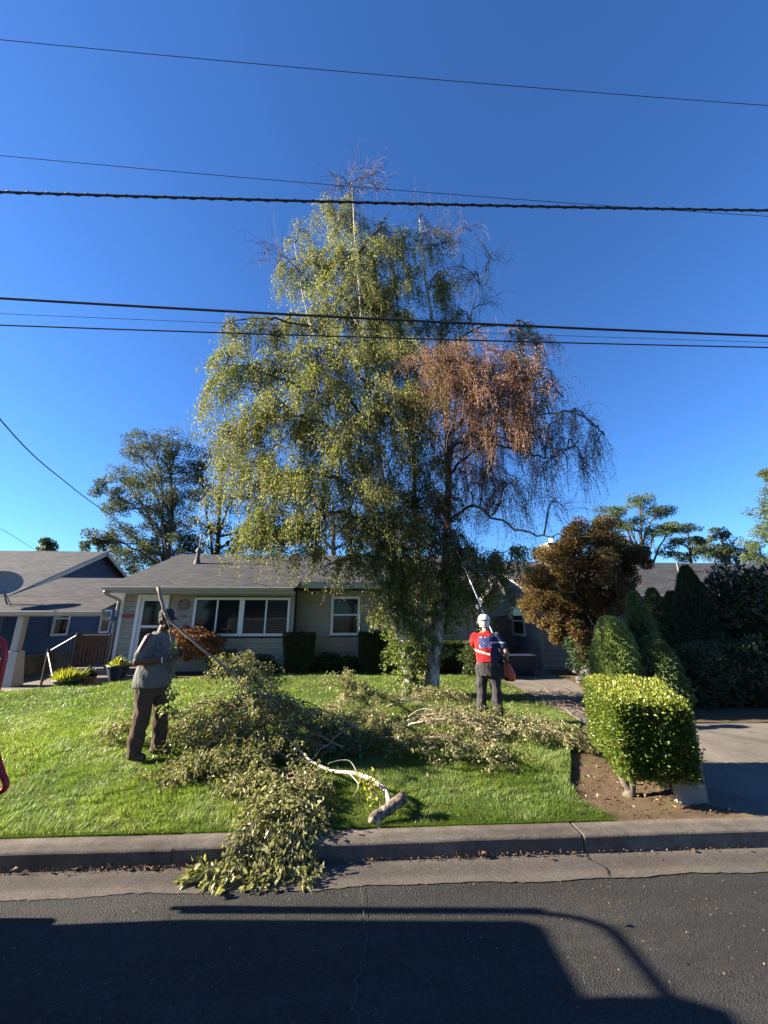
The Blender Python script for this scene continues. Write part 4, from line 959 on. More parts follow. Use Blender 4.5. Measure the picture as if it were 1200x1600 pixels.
tree('tree', 'dark tree behind the middle of the house roof seen through the birch', (b[0], 27, -0.1), at(520, 780, 27), 0.3,
     clump_px([(480,830,1.2),(530,820,1.3),(580,840,1.2),(500,865,1.0),(560,865,1.0),(620,850,1.2)], 27), 1200, 0.12, 'tree_leaf', tint=0.25)
b = at(1000, 890, 30)
tree('tree', 'pale green spreading tree above the grey house roof', (b[0], 30, 0), at(1000, 830, 30), 0.30,
     clump_px([(960,800,1.2),(1000,785,1.3),(1030,800,1.2),(945,820,1.1),(985,820,1.3),(1025,830,1.1),(1050,825,.9),(960,850,1.2),(1000,855,1.2),(930,835,.9)], 30), 1500, 0.17, 'sumac_leaf', leafw=0.4, flat=0.6)
b = at(1078, 890, 31)
tree('tree', 'small round topped dark tree right of the pale spreading tree', (b[0], 31, 0), at(1078, 850, 31), 0.2,
     clump_px([(1075,828,.8),(1060,850,.9),(1090,845,.7),(1045,862,.9),(1070,868,.8)], 31, .8), 900, 0.16, 'sumac_leaf', leafw=0.45, flat=0.7, tint=0.35)
b = at(1128, 890, 32)
tree('tree', 'deep green pointed tree behind the right end of the roof', (b[0], 32, 0), at(1128, 845, 32), 0.25,
     clump_px([(1125,835,.8),(1110,855,1.1),(1140,858,1.1),(1125,868,1.2),(1160,865,.9),(1095,866,.9)], 32, .8), 1100, 0.16, 'dark_leaf')
b = at(1215, 890, 26)
tree('tree', 'pale leaved tree cut by the right edge of the picture', (b[0], 26, 0), at(1225, 720, 26), 0.25,
     clump_px([(1200,740,.6),(1195,800,1.0),(1185,845,.9),(1205,830,1.0),(1180,870,.8),(1215,770,1.0),(1240,800,1.2),(1240,740,1.2),(1200,875,.8)], 26, .8), 1200, 0.13, 'sumac_leaf', tint=0.6)
b = at(74, 860, 45)
tree('tree', 'tiny dark pointed treetop above the navy house ridge', (b[0], 45, 0), at(74, 850, 45), 0.2, clump_px([(72,852,.8),(76,848,.6),(74,858,1.0)], 45, .3), 300, 0.3, 'dark_leaf')
# bronze leaved tree by the drive
b = (7.3, 11.6, 0.1)
tree('tree', 'bushy bronze leaved tree turning brown beside the grey house', b, at(890, 930, 11.6), 0.11,
     clump_px([(905,835,.55),(940,830,.6),(875,880,.55),(915,870,.7),(955,860,.6),(985,880,.5),(850,910,.6),(890,915,.7),(930,910,.7),(970,910,.6),(840,945,.5),(870,955,.55),(905,955,.6),(945,950,.6),(985,930,.45),(925,975,.4),(865,985,.35),(835,900,.4),(900,985,.35),(1000,870,.4),(860,870,.5),(890,850,.5),(930,890,.6),(910,930,.6),(960,935,.5),(880,940,.5)], 11.6, .5), 3400, 0.065, 'bronze', tint=0.40, fill=1.25)

# ---- shrubs
def cone_shrub(name, label, base, h, r, n, mat, tint=0.5, round_=0.0, leaf=0.06, group=None):
    o = thing(name, base, label, 'shrub', group); base = np.asarray(base, float)
    def prof(t): return r * ((1 - t) ** (0.75 - 0.35 * round_)) * (0.72 + 0.28 * np.minimum(1, t * 5)) + 0.02
    t = rng.random(n) ** (1.25 - 0.3 * round_) ; a = rng.uniform(0, 2 * math.pi, n)
    lump = 1 + 0.10 * np.sin(a * 5 + t * 17) * np.sin(t * 31 + a * 2) + 0.08 * np.sin(a * 11 + t * 50)
    rr = prof(t) * lump * (1 - 0.18 * rng.random(n) ** 2)
    p = np.stack([np.cos(a) * rr, np.sin(a) * rr, t * h + 0.03], -1) + base
    D = np.stack([np.cos(a) * 0.9, np.sin(a) * 0.9, np.full(n, 0.75)], -1) + rng.normal(0, 0.6, (n, 3))
    g = Geo(); g.leaves(p, D, rng.uniform(0.7, 1.3, n) * leaf, np.clip(rng.normal(tint, 0.2, n) + 0.25 * (lump - 1) * 4, 0, 1), 0.35)
    tag(g.build('foliage', M[mat], o), kind='stuff')
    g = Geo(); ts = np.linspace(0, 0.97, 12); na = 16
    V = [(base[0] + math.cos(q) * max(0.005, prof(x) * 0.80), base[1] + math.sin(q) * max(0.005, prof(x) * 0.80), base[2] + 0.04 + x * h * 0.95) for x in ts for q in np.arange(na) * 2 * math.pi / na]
    g.add(V, np.array([(k*na+j, k*na+(j+1) % na, (k+1)*na+(j+1) % na, (k+1)*na+j) for k in range(11) for j in range(na)])); g.build('shade_core', M['core'], o)
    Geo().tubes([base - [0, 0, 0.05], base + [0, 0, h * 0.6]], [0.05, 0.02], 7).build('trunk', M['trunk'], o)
    return o
def on(px, y, z=0.11): q = at(px, 1000, y); return (q[0], y, z)
cone_shrub('conifer_shrub', 'rounded light green conifer shrub lit by the sun beside the drive', on(957, 7.85), 1.72, 0.50, 30000, 'yew_light', 0.55, 1.0, 0.055)
cone_shrub('conifer_shrub', 'slender green conifer rising just behind the rounded light one', on(1003, 8.3), 2.25, 0.50, 14000, 'spruce', 0.55, 0.2)
cone_shrub('conifer_shrub', 'short dark conifer partly behind hanging brown twigs', on(1032, 9.9), 2.45, 0.6, 12000, 'spruce', 0.35, 0.3)
cone_shrub('conifer_shrub', 'small pointed dark conifer left of the tallest conifer', on(1062, 9.6), 2.35, 0.6, 12000, 'spruce_dark', 0.6, 0.3)
cone_shrub('conifer_shrub', 'tallest dark conifer with a sharp tip before the grey roof', on(1094, 9.2), 2.95, 0.78, 22000, 'spruce_dark', 0.5, 0.1)
cone_shrub('conifer_shrub', 'low mid green conifer shrub in front of the dark conifers', on(1018, 7.7), 1.35, 0.5, 16000, 'spruce', 0.45, 0.8)
def blob_shrub(name, label, c, rad, n, mat, leaf, tint=0.5, cat='shrub', flowers=None, group=None, core=True, leafw=0.55, lumpy=0.18):
    c = np.asarray(c, float); rad = np.asarray(rad, float)
    o = thing(name, (c[0], c[1], max(0.1, c[2] - rad[2])), label, cat, group)
    q = rng.normal(0, 1, (n, 3)); q /= np.linalg.norm(q, axis=1, keepdims=True)
    lump = 1 + lumpy * np.sin(q[:, 0] * 6 + c[0] * 9) * np.sin(q[:, 1] * 5 + q[:, 2] * 7) + 0.1 * np.sin(q[:, 0] * 13 + q[:, 2] * 11)
    p = c + q * rad * (lump * (1 - 0.45 * rng.random(n) ** 2.2))[:, None]
    g = Geo(); g.leaves(p, q + rng.normal(0, 0.7, (n, 3)), rng.uniform(0.7, 1.3, n) * leaf, np.clip(rng.normal(tint, 0.22, n), 0, 1), leafw)
    tag(g.build('foliage', M[mat], o), kind='stuff')
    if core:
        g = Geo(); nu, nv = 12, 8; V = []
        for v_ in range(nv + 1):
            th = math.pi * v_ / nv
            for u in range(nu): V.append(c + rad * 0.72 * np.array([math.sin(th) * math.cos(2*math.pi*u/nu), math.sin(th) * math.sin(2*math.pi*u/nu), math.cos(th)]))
        g.add(V, np.array([(k*nu+j, k*nu+(j+1) % nu, (k+1)*nu+(j+1) % nu, (k+1)*nu+j) for k in range(nv) for j in range(nu)])); g.build('shade_core', M['core'], o)
    g = Geo()
    for k in range(4):
        a = k * 1.57 + 0.4; g.tubes(spline([(c[0] + 0.04 * math.cos(a), c[1] + 0.04 * math.sin(a), c[2] - rad[2] - 0.12), (c[0] + rad[0] * 0.2 * math.cos(a), c[1] + rad[1] * 0.2 * math.sin(a), c[2] - rad[2] * 0.4), (c[0] + rad[0] * 0.5 * math.cos(a), c[1] + rad[1] * 0.5 * math.sin(a), c[2] + rad[2] * 0.3)], 7), np.linspace(0.03, 0.01, 7), 5)
    g.build('stems', M['trunk'], o)
    if flowers:
        n = flowers; q = rng.normal(0, 1, (n, 3)); q /= np.linalg.norm(q, axis=1, keepdims=True); q[:, 1] = -np.abs(q[:, 1])
        g = Geo(); g.leaves(c + q * rad * 1.02, q + rng.normal(0, .5, (n, 3)), 0.07, rng.random(n), 0.9); tag(g.build('petals', M['red_petal'], o), kind='stuff')
    return o
blob_shrub('dark_shrub', 'large dark broad leaved shrub at the right edge behind the drive', (9.35, 9.0, 1.75), (1.25, 1.0, 1.25), 9000, 'rhodo', 0.15, 0.5, leafw=0.35)
blob_shrub('dark_shrub', 'dark shrub filling the right edge below the broad leaved one', (9.9, 8.3, 0.95), (1.1, 0.8, 0.95), 8000, 'rhodo', 0.12, 0.3, leafw=0.4)
blob_shrub('dark_shrub', 'low dark shrub at the foot of the tallest conifer', (8.05, 8.35, 0.72), (0.85, 0.6, 0.7), 9000, 'spruce_dark', 0.07, 0.5)
blob_shrub('dark_shrub', 'low dark shrub between the golden hedge and the dark conifers', (7.1, 8.3, 0.65), (0.7, 0.5, 0.62), 8000, 'spruce_dark', 0.07, 0.7)
blob_shrub('dark_shrub', 'dark shrub in deep shade under the bronze tree', (7.3, 12.4, 0.9), (0.9, 0.6, 0.9), 5000, 'box_leaf', 0.08, 0.3)
# clipped foundation shrubs, flared towards the top
def clipped(label, x, y, z0, z1, w0, w1, n, mat='box_leaf'):
    o = thing('clipped_shrub', (x, y, z0), label, 'shrub')
    t = rng.random(n); face = rng.integers(0, 5, n); u = rng.uniform(-1, 1, n); v = rng.uniform(-1, 1, n)
    w = (w0 + (w1 - w0) * t) / 2
    px = np.where(face == 0, -w, np.where(face == 1, w, u * w)); py = np.where(face == 2, -w * 0.8, np.where(face == 3, w * 0.8, v * w * 0.8))
    top = face == 4; w1h = w1 / 2
    px = np.where(top, u * w1h, px); py = np.where(top, v * w1h * 0.8, py); pz = np.where(top, z1, z0 + t * (z1 - z0))
    p = np.stack([x + px, y + py, pz], -1) + rng.normal(0, 0.018, (n, 3))
    D = np.stack([px, py, np.where(top, 0.5, 0.15)], -1) / 0.3 + rng.normal(0, 0.6, (n, 3))
    g = Geo(); g.leaves(p, D, rng.uniform(0.03, 0.055, n), np.clip(rng.normal(0.45, 0.25, n), 0, 1), 0.6); tag(g.build('foliage', M[mat], o), kind='stuff')
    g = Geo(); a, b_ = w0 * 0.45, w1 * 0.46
    g.add([(x-a, y-a*.8, z0), (x+a, y-a*.8, z0), (x+a, y+a*.8, z0), (x-a, y+a*.8, z0), (x-b_, y-b_*.8, z1-.04), (x+b_, y-b_*.8, z1-.04), (x+b_, y+b_*.8, z1-.04), (x-b_, y+b_*.8, z1-.04)], np.array([(0,3,2,1),(4,5,6,7),(0,1,5,4),(1,2,6,5),(2,3,7,6),(3,0,4,7)])); g.build('shade_core', M['core'], o)
clipped('dark clipped shrub flared to a flat top between the two windows', -1.95, 13.05, 0.19, 1.36, 0.66, 0.90, 7000)
clipped('dark clipped block shrub right of the single window', 0.42, 13.3, 0.19, 1.36, 0.85, 0.95, 7000)
clipped('dark clipped shrub by the wall just right of the birch trunks', 2.9, 13.25, 0.19, 1.1, 1.2, 1.25, 7000)
blob_shrub('red_shrub', 'low russet leaved shrub beside the front door', (-5.25, 12.75, 1.12), (0.95, 0.5, 0.42), 9000, 'red_maple', 0.06, 0.5, core=False)
blob_shrub('foundation_plant', 'small dark plant dotted with red flowers under the wide window', (-3.05, 12.9, 0.42), (0.45, 0.35, 0.3), 2200, 'box_leaf', 0.06, 0.4, 'plant', 60)
blob_shrub('foundation_plant', 'dark low plant left of the red flowers', (-4.1, 12.9, 0.5), (0.55, 0.35, 0.36), 2200, 'box_leaf', 0.06, 0.3, 'plant')
blob_shrub('foundation_plant', 'dark low plant below the single window', (-1.0, 13.3, 0.42), (0.45, 0.35, 0.3), 2200, 'box_leaf', 0.07, 0.5, 'plant')
blob_shrub('foundation_plant', 'bushy green plant in front of the wall right of the window', (-0.35, 13.3, 0.38), (0.35, 0.3, 0.25), 1800, 'dark_leaf', 0.07, 0.4, 'plant')
blob_shrub('foundation_plant', 'leafy green shrub behind the worker in the red shirt', (3.6, 12.4, 0.6), (0.55, 0.4, 0.55), 4500, 'dark_leaf', 0.07, 0.6, 'plant')
blob_shrub('foundation_plant', 'leafy dark shrub behind the birch trunks', (1.9, 13.0, 0.5), (0.8, 0.4, 0.42), 4500, 'dark_leaf', 0.07, 0.35, 'plant')

# ---- the clipped golden hedge: a leaning box on one stem
HG = thing('clipped_hedge', (2.78, 4.45, 0.13), 'clipped golden green box hedge on a bare stem by the kerb', 'hedge')
FLo, FRo, BRo, BLo = np.array([2.52, 4.10]), np.array([3.27, 4.05]), np.array([3.86, 5.25]), np.array([2.93, 5.32])
def hpt(u, v, t):                       # u across, v to the back, t height 0..1
    p = (FLo * (1-u)[:, None] + FRo * u[:, None]) * (1-v)[:, None] + (BLo * (1-u)[:, None] + BRo * u[:, None]) * v[:, None]
    cen = (FLo + FRo + BRo + BLo) / 4
    k = 0.93 + 0.08 * np.minimum(1, t * 2.5)
    p = cen + (p - cen) * np.stack([k, k * 0.5 + 0.5], -1)
    zb = 0.36 - 0.02 * u
    return np.stack([p[:, 0], p[:, 1], zb + t * (1.03 - 0.03 * u + 0.075 * v - zb)], -1)
n = 60000; face = rng.choice(6, n, p=[0.22, 0.24, 0.34, 0.08, 0.07, 0.05])
u, v, t = rng.random(n), rng.random(n), rng.random(n)
u = np.where(face == 1, 0.0, np.where(face == 3, 1.0, u)); v = np.where(face == 0, 0.0, np.where(face == 4, 1.0, v)); t = np.where(face == 2, 1.0, np.where(face == 5, 0.0, t))
NRM = np.array([(-.1, -1, 0), (-1, .3, 0), (0, 0, 1), (1, -.4, 0), (0, 1, 0), (0, 0, -1)], float)[face]
p = hpt(u, v, t); bul = 0.018 * np.sin(p[:, 0] * 14 + p[:, 2] * 9) * np.sin(p[:, 1] * 11 + p[:, 2] * 13)
p = p + NRM * (bul - 0.07 * rng.random(n) ** 2 + 0.035 * (rng.random(n) < 0.12))[:, None] + rng.normal(0, 0.012, (n, 3))
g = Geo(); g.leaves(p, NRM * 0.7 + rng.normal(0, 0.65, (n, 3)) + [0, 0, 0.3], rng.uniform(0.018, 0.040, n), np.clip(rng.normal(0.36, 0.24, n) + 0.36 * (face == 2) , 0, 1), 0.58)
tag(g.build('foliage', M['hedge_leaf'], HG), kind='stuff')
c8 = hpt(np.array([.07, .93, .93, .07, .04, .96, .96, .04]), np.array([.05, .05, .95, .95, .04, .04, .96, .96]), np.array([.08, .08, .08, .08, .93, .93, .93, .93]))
Geo().add(c8, np.array([(0,3,2,1),(4,5,6,7),(0,1,5,4),(1,2,6,5),(2,3,7,6),(3,0,4,7)])).build('shade_core', M['core'], HG)
g = Geo(); g.tubes(spline([(2.74, 4.42, 0.08), (2.76, 4.40, 0.17), (2.80, 4.42, 0.28), (2.86, 4.5, 0.45)], 9), np.array([.075, .06, .048, .045, .042, .04, .038, .036, .03]), 9)
g.tubes(spline([(2.76, 4.40, 0.16), (2.70, 4.42, 0.27), (2.72, 4.5, 0.42)], 7), np.linspace(.04, .022, 7), 7)
for k in range(5): Geo().tubes(spline([(3.0 + k * 0.2, 4.8 + k * 0.3, 0.10), (3.03 + k * 0.2, 4.82 + k * 0.3, 0.5)], 4), np.full(4, 0.03), 6).build('stem', M['trunk'], HG)
g.build('stem', M['trunk'], HG, smooth=True)
# ------------------------------------------------------------------ overhead wires
def wire(label, a, b, y, r, sag=0.0, twist=False, y2=None):
    A = at(a[0], a[1], y); B = at(b[0], b[1], y if y2 is None else y2)
    d = B - A; t = np.linspace(-3.2, 4.2, 80)
    p = A + d * t[:, None]; p[:, 2] += sag * ((t - 0.5) ** 2 - 0.25)
    c = thing('utility_wire', (p[40][0], p[40][1], p[40][2]), label, 'wire', 'utility wires over the front lawn')
    Geo().tubes(p, np.full(80, r), 6).build('cable', M['wire'], c, smooth=True)
    if twist:
        tt = np.linspace(-1.0, 2.0, 1500); q = A + d * tt[:, None]; q[:, 2] += sag * ((tt - 0.5) ** 2 - 0.25)
        ph = tt * np.linalg.norm(d) * 2 * math.pi / 0.28
        q[:, 1] += np.cos(ph) * r * 1.05; q[:, 2] += np.sin(ph) * r * 1.05
        Geo().tubes(q, np.full(1500, r * 0.42), 5).build('lashing', M['wire'], c, smooth=True)
    return c
wire('topmost thin wire, alone high in the sky', (0, 62), (1200, 165), 5.2, 0.006, 0.3)
wire('thin wire running just above the thick lashed cable', (0, 243), (1200, 338), 5.0, 0.005, 0.3)
wire('thick cable with spiral lashing crossing the birch top', (0, 300), (1200, 329), 4.6, 0.018, 0.15, True)
wire('thick smooth black cable crossing the middle of the birch crown', (0, 466), (1200, 525), 4.6, 0.017, 0.15)
wire('thin faint wire between the two black cables', (0, 490), (1200, 535), 5.6, 0.004, 0.1)
wire('medium black cable, lowest of the wires along the street', (0, 508), (1200, 543), 4.8, 0.010, 0.1)
A = at(0, 655, 7.0); B = at(175, 808, 13.2)
sd = A - B; p = spline([A + sd * 0.8 + [0, 0, 1.2], A, (A + B) / 2 + [0, 0, -0.12], B, B + np.array([0.25, 1.0, -0.55])], 40)
o = Geo().tubes(p, np.full(40, 0.012), 6).build('service_wire', M['wire'], smooth=True); tag(o, 'sagging black service wire dropping to the left end of the house', 'wire')
p = spline([at(-60, 800, 14), at(0, 826, 15), at(50, 856, 16)], 12); o = Geo().tubes(p, np.full(12, 0.008), 5).build('service_wire', M['wire']); tag(o, 'faint short wire above the navy house roof at the left edge', 'wire')

# ------------------------------------------------------------------ pots, bin, stones
def lathe(prof, c, n=18):
    g = Geo(); V = [(c[0] + r * math.cos(2*math.pi*k/n), c[1] + r * math.sin(2*math.pi*k/n), c[2] + z) for r, z in prof for k in range(n)]
    K = len(prof); g.add(V, np.array([(q*n+k, q*n+(k+1) % n, (q+1)*n+(k+1) % n, (q+1)*n+k) for q in range(K-1) for k in range(n)]))
    g.f.append(np.array([[n-1-k for k in range(n)]])); return g
def pot(label, c, r, h, mat, plant=None, spike=False):
    o = thing('potted_plant', c, label, 'plant')
    lathe([(r*.62, 0), (r*.72, h*.1), (r*.95, h*.65), (r*1.0, h*.86), (r*1.08, h*.88), (r*1.08, h), (r*.93, h), (r*.9, h*.85), (0.01, h*.84)], c).build('pot', M[mat], o, smooth=True)
    g = Geo(); n = 260; c = np.asarray(c, float)
    a = rng.uniform(0, 2*math.pi, n); q = rng.random(n)
    p = c + np.stack([np.cos(a)*r*q*.9, np.sin(a)*r*q*.9, np.full(n, h*.86) + rng.random(n) * (0.02 if spike else .2) * (1.2 - q)], -1)
    g.leaves(p, np.stack([np.cos(a)*q*(.9 if spike else 1), np.sin(a)*q*.9, rng.uniform(.5, 1.2, n)], -1) + rng.normal(0, .2, (n, 3)), rng.uniform(.14, .36, n) if spike else rng.uniform(.06, .13, n), np.clip(rng.normal(.55, .25, n), 0, 1), .12 if spike else .5)
    tag(g.build('leaves', M[plant], o), kind='stuff'); return o
zz = lambda x, y: 0.10
q = gnd(97, 1073, 0.18); pot('yellow spiky plant in a low green pot left of the steps', (q[0], q[1] + .15, 0.10), 0.30, 0.24, 'green_pot', 'yellow_leaf', True)
q = gnd(125, 1070, 0.18); pot('small terracotta pot beside the yellow spiky plant', (q[0], q[1] + .25, 0.10), 0.19, 0.24, 'terracotta', 'dark_leaf')
q = gnd(177, 1064, 0.18); pot('dark blue glazed pot with yellow green plant before the porch steps', (q[0] + .05, q[1] + .05, 0.17), 0.27, 0.42, 'blue_glaze', 'yellow_leaf')
BN = thing('storage_bin', (5.0, 12.9, 0.12), 'low dark blue plastic bin by the grey house', 'bin')
g = Geo(); g.add([(4.62, 12.7, .12), (5.4, 12.7, .12), (5.4, 13.2, .12), (4.62, 13.2, .12), (4.56, 12.64, .66), (5.46, 12.64, .66), (5.46, 13.26, .66), (4.56, 13.26, .66)], np.array([(0,3,2,1),(4,5,6,7),(0,1,5,4),(1,2,6,5),(2,3,7,6),(3,0,4,7)])); g.build('body', M['bin'], BN)
Geo().bevbox((4.52, 12.6, .662), (5.5, 13.3, .72), .02).build('lid', M['bin'], BN)
# dry stacked stones under the bronze tree
ico_v = []
def stone_mesh(seed):
    r = np.random.default_rng(seed); g = Geo(); nu, nv = 7, 5; V = []
    for v_ in range(nv + 1):
        th = math.pi * v_ / nv
        for u in range(nu):
            k = 1 + r.uniform(-.18, .18); V.append((k * math.sin(th) * math.cos(2*math.pi*u/nu), k * math.sin(th) * math.sin(2*math.pi*u/nu), k * .75 * math.cos(th)))
    g.add(V, np.array([(q*nu+j, q*nu+(j+1) % nu, (q+1)*nu+(j+1) % nu, (q+1)*nu+j) for q in range(nv) for j in range(nu)])); return g.mesh('stone')
SM = [stone_mesh(k) for k in range(4)]
for m_ in SM: m_.materials.append(M['stone'])
SW = tag(empty('stone_wall', (6.4, 10.9, 0.1)), 'low heap of dark stacked stones under the bronze tree', 'stone wall')
for k in range(46):
    o = bpy.data.objects.new('stone', SM[k % 4]); COL.objects.link(o); o.parent = SW
    lay = k // 17; x = -0.45 + (k % 17) * 0.10 + rnd(-.03, .03)
    o.location = (x, rnd(-.12, .12) - 0.35 * x + lay * .05, 0.06 + lay * 0.12 + rnd(-.02, .02)); s_ = rnd(.07, .11); o.scale = (s_ * 1.3, s_, s_ * .8); o.rotation_euler = (rnd(-.3, .3), rnd(-.3, .3), rnd(0, 6))

# ------------------------------------------------------------------ cut branches on the lawn
def clampz(p, lift=0.01):
    p = np.array(p); zg = np.where(p[..., 1] > KERB_Y1, lawn_z(p[..., 0], p[..., 1]), np.where(p[..., 1] > KERB_Y0, 0.133, 0.012)) + lift
    p[..., 2] = np.maximum(p[..., 2], zg); return p
def cut_branch(label, ctrl, r0, nside, slen, per, leaf=0.038, mat='cut_leaf', bark='stem', tint=0.5, spread=1.0, twigs=7, droop=0.6, dry=False, t0=0.12, grav=0.35, up=0.15, cat='cut branch', group='cut birch branches on the lawn', width=0.52):
    P = clampz(spline(ctrl, 30), r0 * 0.6)
    o = thing('cut_branch', P[0], label, cat, group)
    Geo().tubes(jitter_path(P, 0.008), r0 * (1 - 0.85 * np.linspace(0, 1, 30) ** 0.8) + 0.002, 8).build('stem', M[bark], o, smooth=True)
    # pale cut end
    d0 = unit(P[0] - P[1]); Geo().tubes([P[0] - d0 * 0.004, P[0] + d0 * 0.003], [r0 * 0.97, r0 * 0.93], 8).build('cut_end', M['cut_wood'], o)
    gs = Geo(); gt = Geo(); gl = Geo(); main = unit(P[-1] - P[0])
    paths = []
    for k in range(nside):
        i = int((t0 + (1 - t0) * (k + rnd(0, 1)) / nside) * 28.9); b = P[i]; T = unit(P[min(29, i + 1)] - P[i])
        sd = unit(np.cross(T, (0, 0, 1))) * (1 if k % 2 else -1)
        dr = unit(T * rnd(0.5, 1.0) + sd * rnd(0.3, 1.0) * spread + np.array([0, 0, rnd(-0.1, 0.5) * up * 4]))
        L = slen * rnd(0.6, 1.15) * (1 - 0.45 * i / 29)
        sp = spline([b, b + dr * L * 0.5 + [0, 0, 0.05 * L], b + dr * L + np.array([0, 0, -droop * L * 0.5])], 8)
        sp = clampz(jitter_path(sp, 0.015), 0.015); gs.tubes(sp, np.linspace(max(0.005, r0 * 0.28), 0.003, 8), 4)
        for j in range(twigs):
            q = sp[int(rng.integers(1, 8))]; td = unit(dr + rng.normal(0, 0.7, 3) * [1, 1, 0.6]); tl = L * rnd(0.25, 0.5)
            paths.append(spline([q, q + td * tl * 0.5, q + td * tl + np.array([0, 0, -grav * tl])], 5))
    paths = clampz(np.array(paths), 0.012)
    gt.tubes(paths, np.linspace(0.0042, 0.002, 5)[None].repeat(len(paths), 0), 3, cap=False)
    p, T = sample_paths(paths, int(per * 1.6)); n = len(p); p = clampz(p + rng.normal(0, 0.03, (n, 3)), 0.01)
    gl.leaves(p, T * 0.7 + rng.normal(0, 0.6, (n, 3)) + [0, 0, -grav], rng.uniform(0.55, 1.35, n) * leaf, np.clip(rng.normal(tint + .06, 0.26, n), 0, 1), width)
    gs.build('side_branches', M['dry_twig' if dry else 'twig'], o, smooth=True).__setitem__('kind', 'stuff')
    tag(gt.build('twigs', M['dry_twig' if dry else 'twig'], o), kind='stuff')
    tag(gl.build('foliage', M[mat], o), kind='stuff')
    return o
G_ = lambda px, py, z=0.18: gnd(px, py, z)
# big heap, left of centre
LH = [
 ('leafy branch at the back of the big heap, tips towards the porch', [(-0.9, 6.3, .35), (-1.6, 6.2, .75), (-2.2, 6.2, .8), (-2.5, 6.3, .45)]),
 ('leafy branch arching over the top of the big heap', [(-0.5, 5.9, .3), (-1.1, 5.8, .85), (-1.7, 5.75, .85), (-2.3, 5.7, .45)]),
 ('leafy branch lying along the shaded front of the big heap', [(-0.3, 5.5, .3), (-1.0, 5.4, .55), (-1.5, 5.4, .5), (-2.0, 5.45, .3)]),
 ('leafy branch buried in the middle of the big heap', [(-0.2, 6.1, .3), (-0.9, 5.9, .6), (-1.5, 6.0, .6), (-2.0, 6.1, .4)]),
 ('leafy branch with tips rising behind the long grey stem', [(-0.9, 5.9, .4), (-1.3, 6.0, .9), (-1.6, 6.1, 1.15), (-1.75, 6.15, 1.25)]),
 ('leafy branch at the foot of the heap next to the worker in grey', [(-0.6, 5.2, .25), (-1.1, 5.15, .4), (-1.6, 5.15, .38), (-2.0, 5.2, .25)]),
]
for k, (lab, c) in enumerate(LH): cut_branch(lab, [(x, y, .18 + (z - .18) * (.92 if k == 4 else .74)) for x, y, z in c], 0.020, 17, 0.70, 14, twigs=9, tint=0.46, up=0.16, dry=(k % 2 == 0), spread=1.25)
P7 = [G_(420, 1195), G_(370, 1200) + [0, 0, .15], G_(320, 1208) + [0, 0, .12], G_(268, 1222)]
cut_branch('leafy spray on the grass between the big heap and the kerb spray', [G_(455, 1200), G_(420, 1225) + [0, 0, .1], G_(385, 1240) + [0, 0, .08], G_(345, 1235)], 0.010, 12, 0.36, 10, twigs=6, tint=0.55, spread=1.3)
cut_branch('low leafy spray on the sunny grass before the big heap', P7, 0.012, 13, 0.42, 13, twigs=6, tint=0.55)
cut_branch('small leafy spray on the grass left of the worker in grey', [(-2.95, 5.9, .25), (-3.1, 6.0, .4), (-3.25, 6.05, .42), (-3.4, 6.1, .25)], 0.010, 8, 0.3, 14, twigs=6, tint=0.6)
# front branch: thick sawn butt, white arching stem, foliage spilling over the kerb
log = spline([gnd(578, 1291, 0.165) + [0, .06, .01], at(600, 1268, 4.02), at(632, 1246, 4.10)], 14)
FB = thing('cut_branch', (0.1, 3.95, 0.14), 'white barked branch with a thick sawn butt resting on the kerb', 'cut branch', 'cut birch branches on the lawn')
Geo().tubes(jitter_path(log, 0.003), np.array([.018, .034, .043, .044, .043, .044, .046, .048, .052, .050, .049, .050, .051, .052]), 14).build('butt', M['log_bark'], FB, smooth=True)
d0 = unit(log[-1] - log[-3]); Geo().tubes([log[-1] - d0 * .003, log[-1] + d0 * .004], [.050, .048], 14).build('cut_end', M['cut_wood'], FB)
Geo().tubes([log[3], log[3] + np.array([.03, -.05, -.07])], [.03, .022], 8).build('stub', M['cut_wood'], FB)
arch = [log[8], at(607, 1243, 4.2), at(590, 1224, 4.35), at(560, 1210, 4.55), at(520, 1204, 4.75), at(490, 1192, 5.0), at(465, 1170, 5.25), at(447, 1150, 5.4)]
AP = spline(arch, 30); Geo().tubes(jitter_path(AP, .004), np.linspace(.026, .008, 30), 9).build('stem', M['pale_stem'], FB, smooth=True)
for c in ([at(560, 1210, 4.55), at(548, 1190, 4.6), at(532, 1188, 4.6), at(515, 1192, 4.55)], [at(545, 1207, 4.62), at(560, 1226, 4.4), at(552, 1245, 4.3)]):
    Geo().tubes(spline(c, 10), np.linspace(.007, .002, 10), 6).build('side_branch', M['pale_stem'], FB, smooth=True)
cut_branch('leafy top of the white branch spread over grass behind the kerb', [G_(462, 1205), G_(448, 1225) + [0, 0, .09], G_(440, 1255) + [0, 0, .08], G_(440, 1290) + [0, 0, .08]], 0.012, 22, 0.56, 11, up=.05, twigs=9, spread=1.5, tint=0.62, leaf=.043, droop=.5)
cut_branch('leafy spray drooping over the kerb face to the gutter', [(-0.62, 4.45, .22), (-0.58, 4.1, .22), (-0.55, 3.82, .20), (-0.52, 3.64, .10), (-0.50, 3.5, .03)], 0.010, 13, 0.30, 12, up=.05, twigs=7, tint=0.72, leaf=.045, droop=1.0, grav=.8, spread=1.2)
cut_branch('leafy spray of large pale leaves hanging across the kerb top', [(-0.72, 4.6, .22), (-0.74, 4.2, .22), (-0.74, 3.95, .20), (-0.74, 3.72, .14), (-0.76, 3.58, .05)], 0.009, 9, 0.26, 11, up=.05, twigs=6, tint=0.68, leaf=.043, droop=1.0, grav=.7)
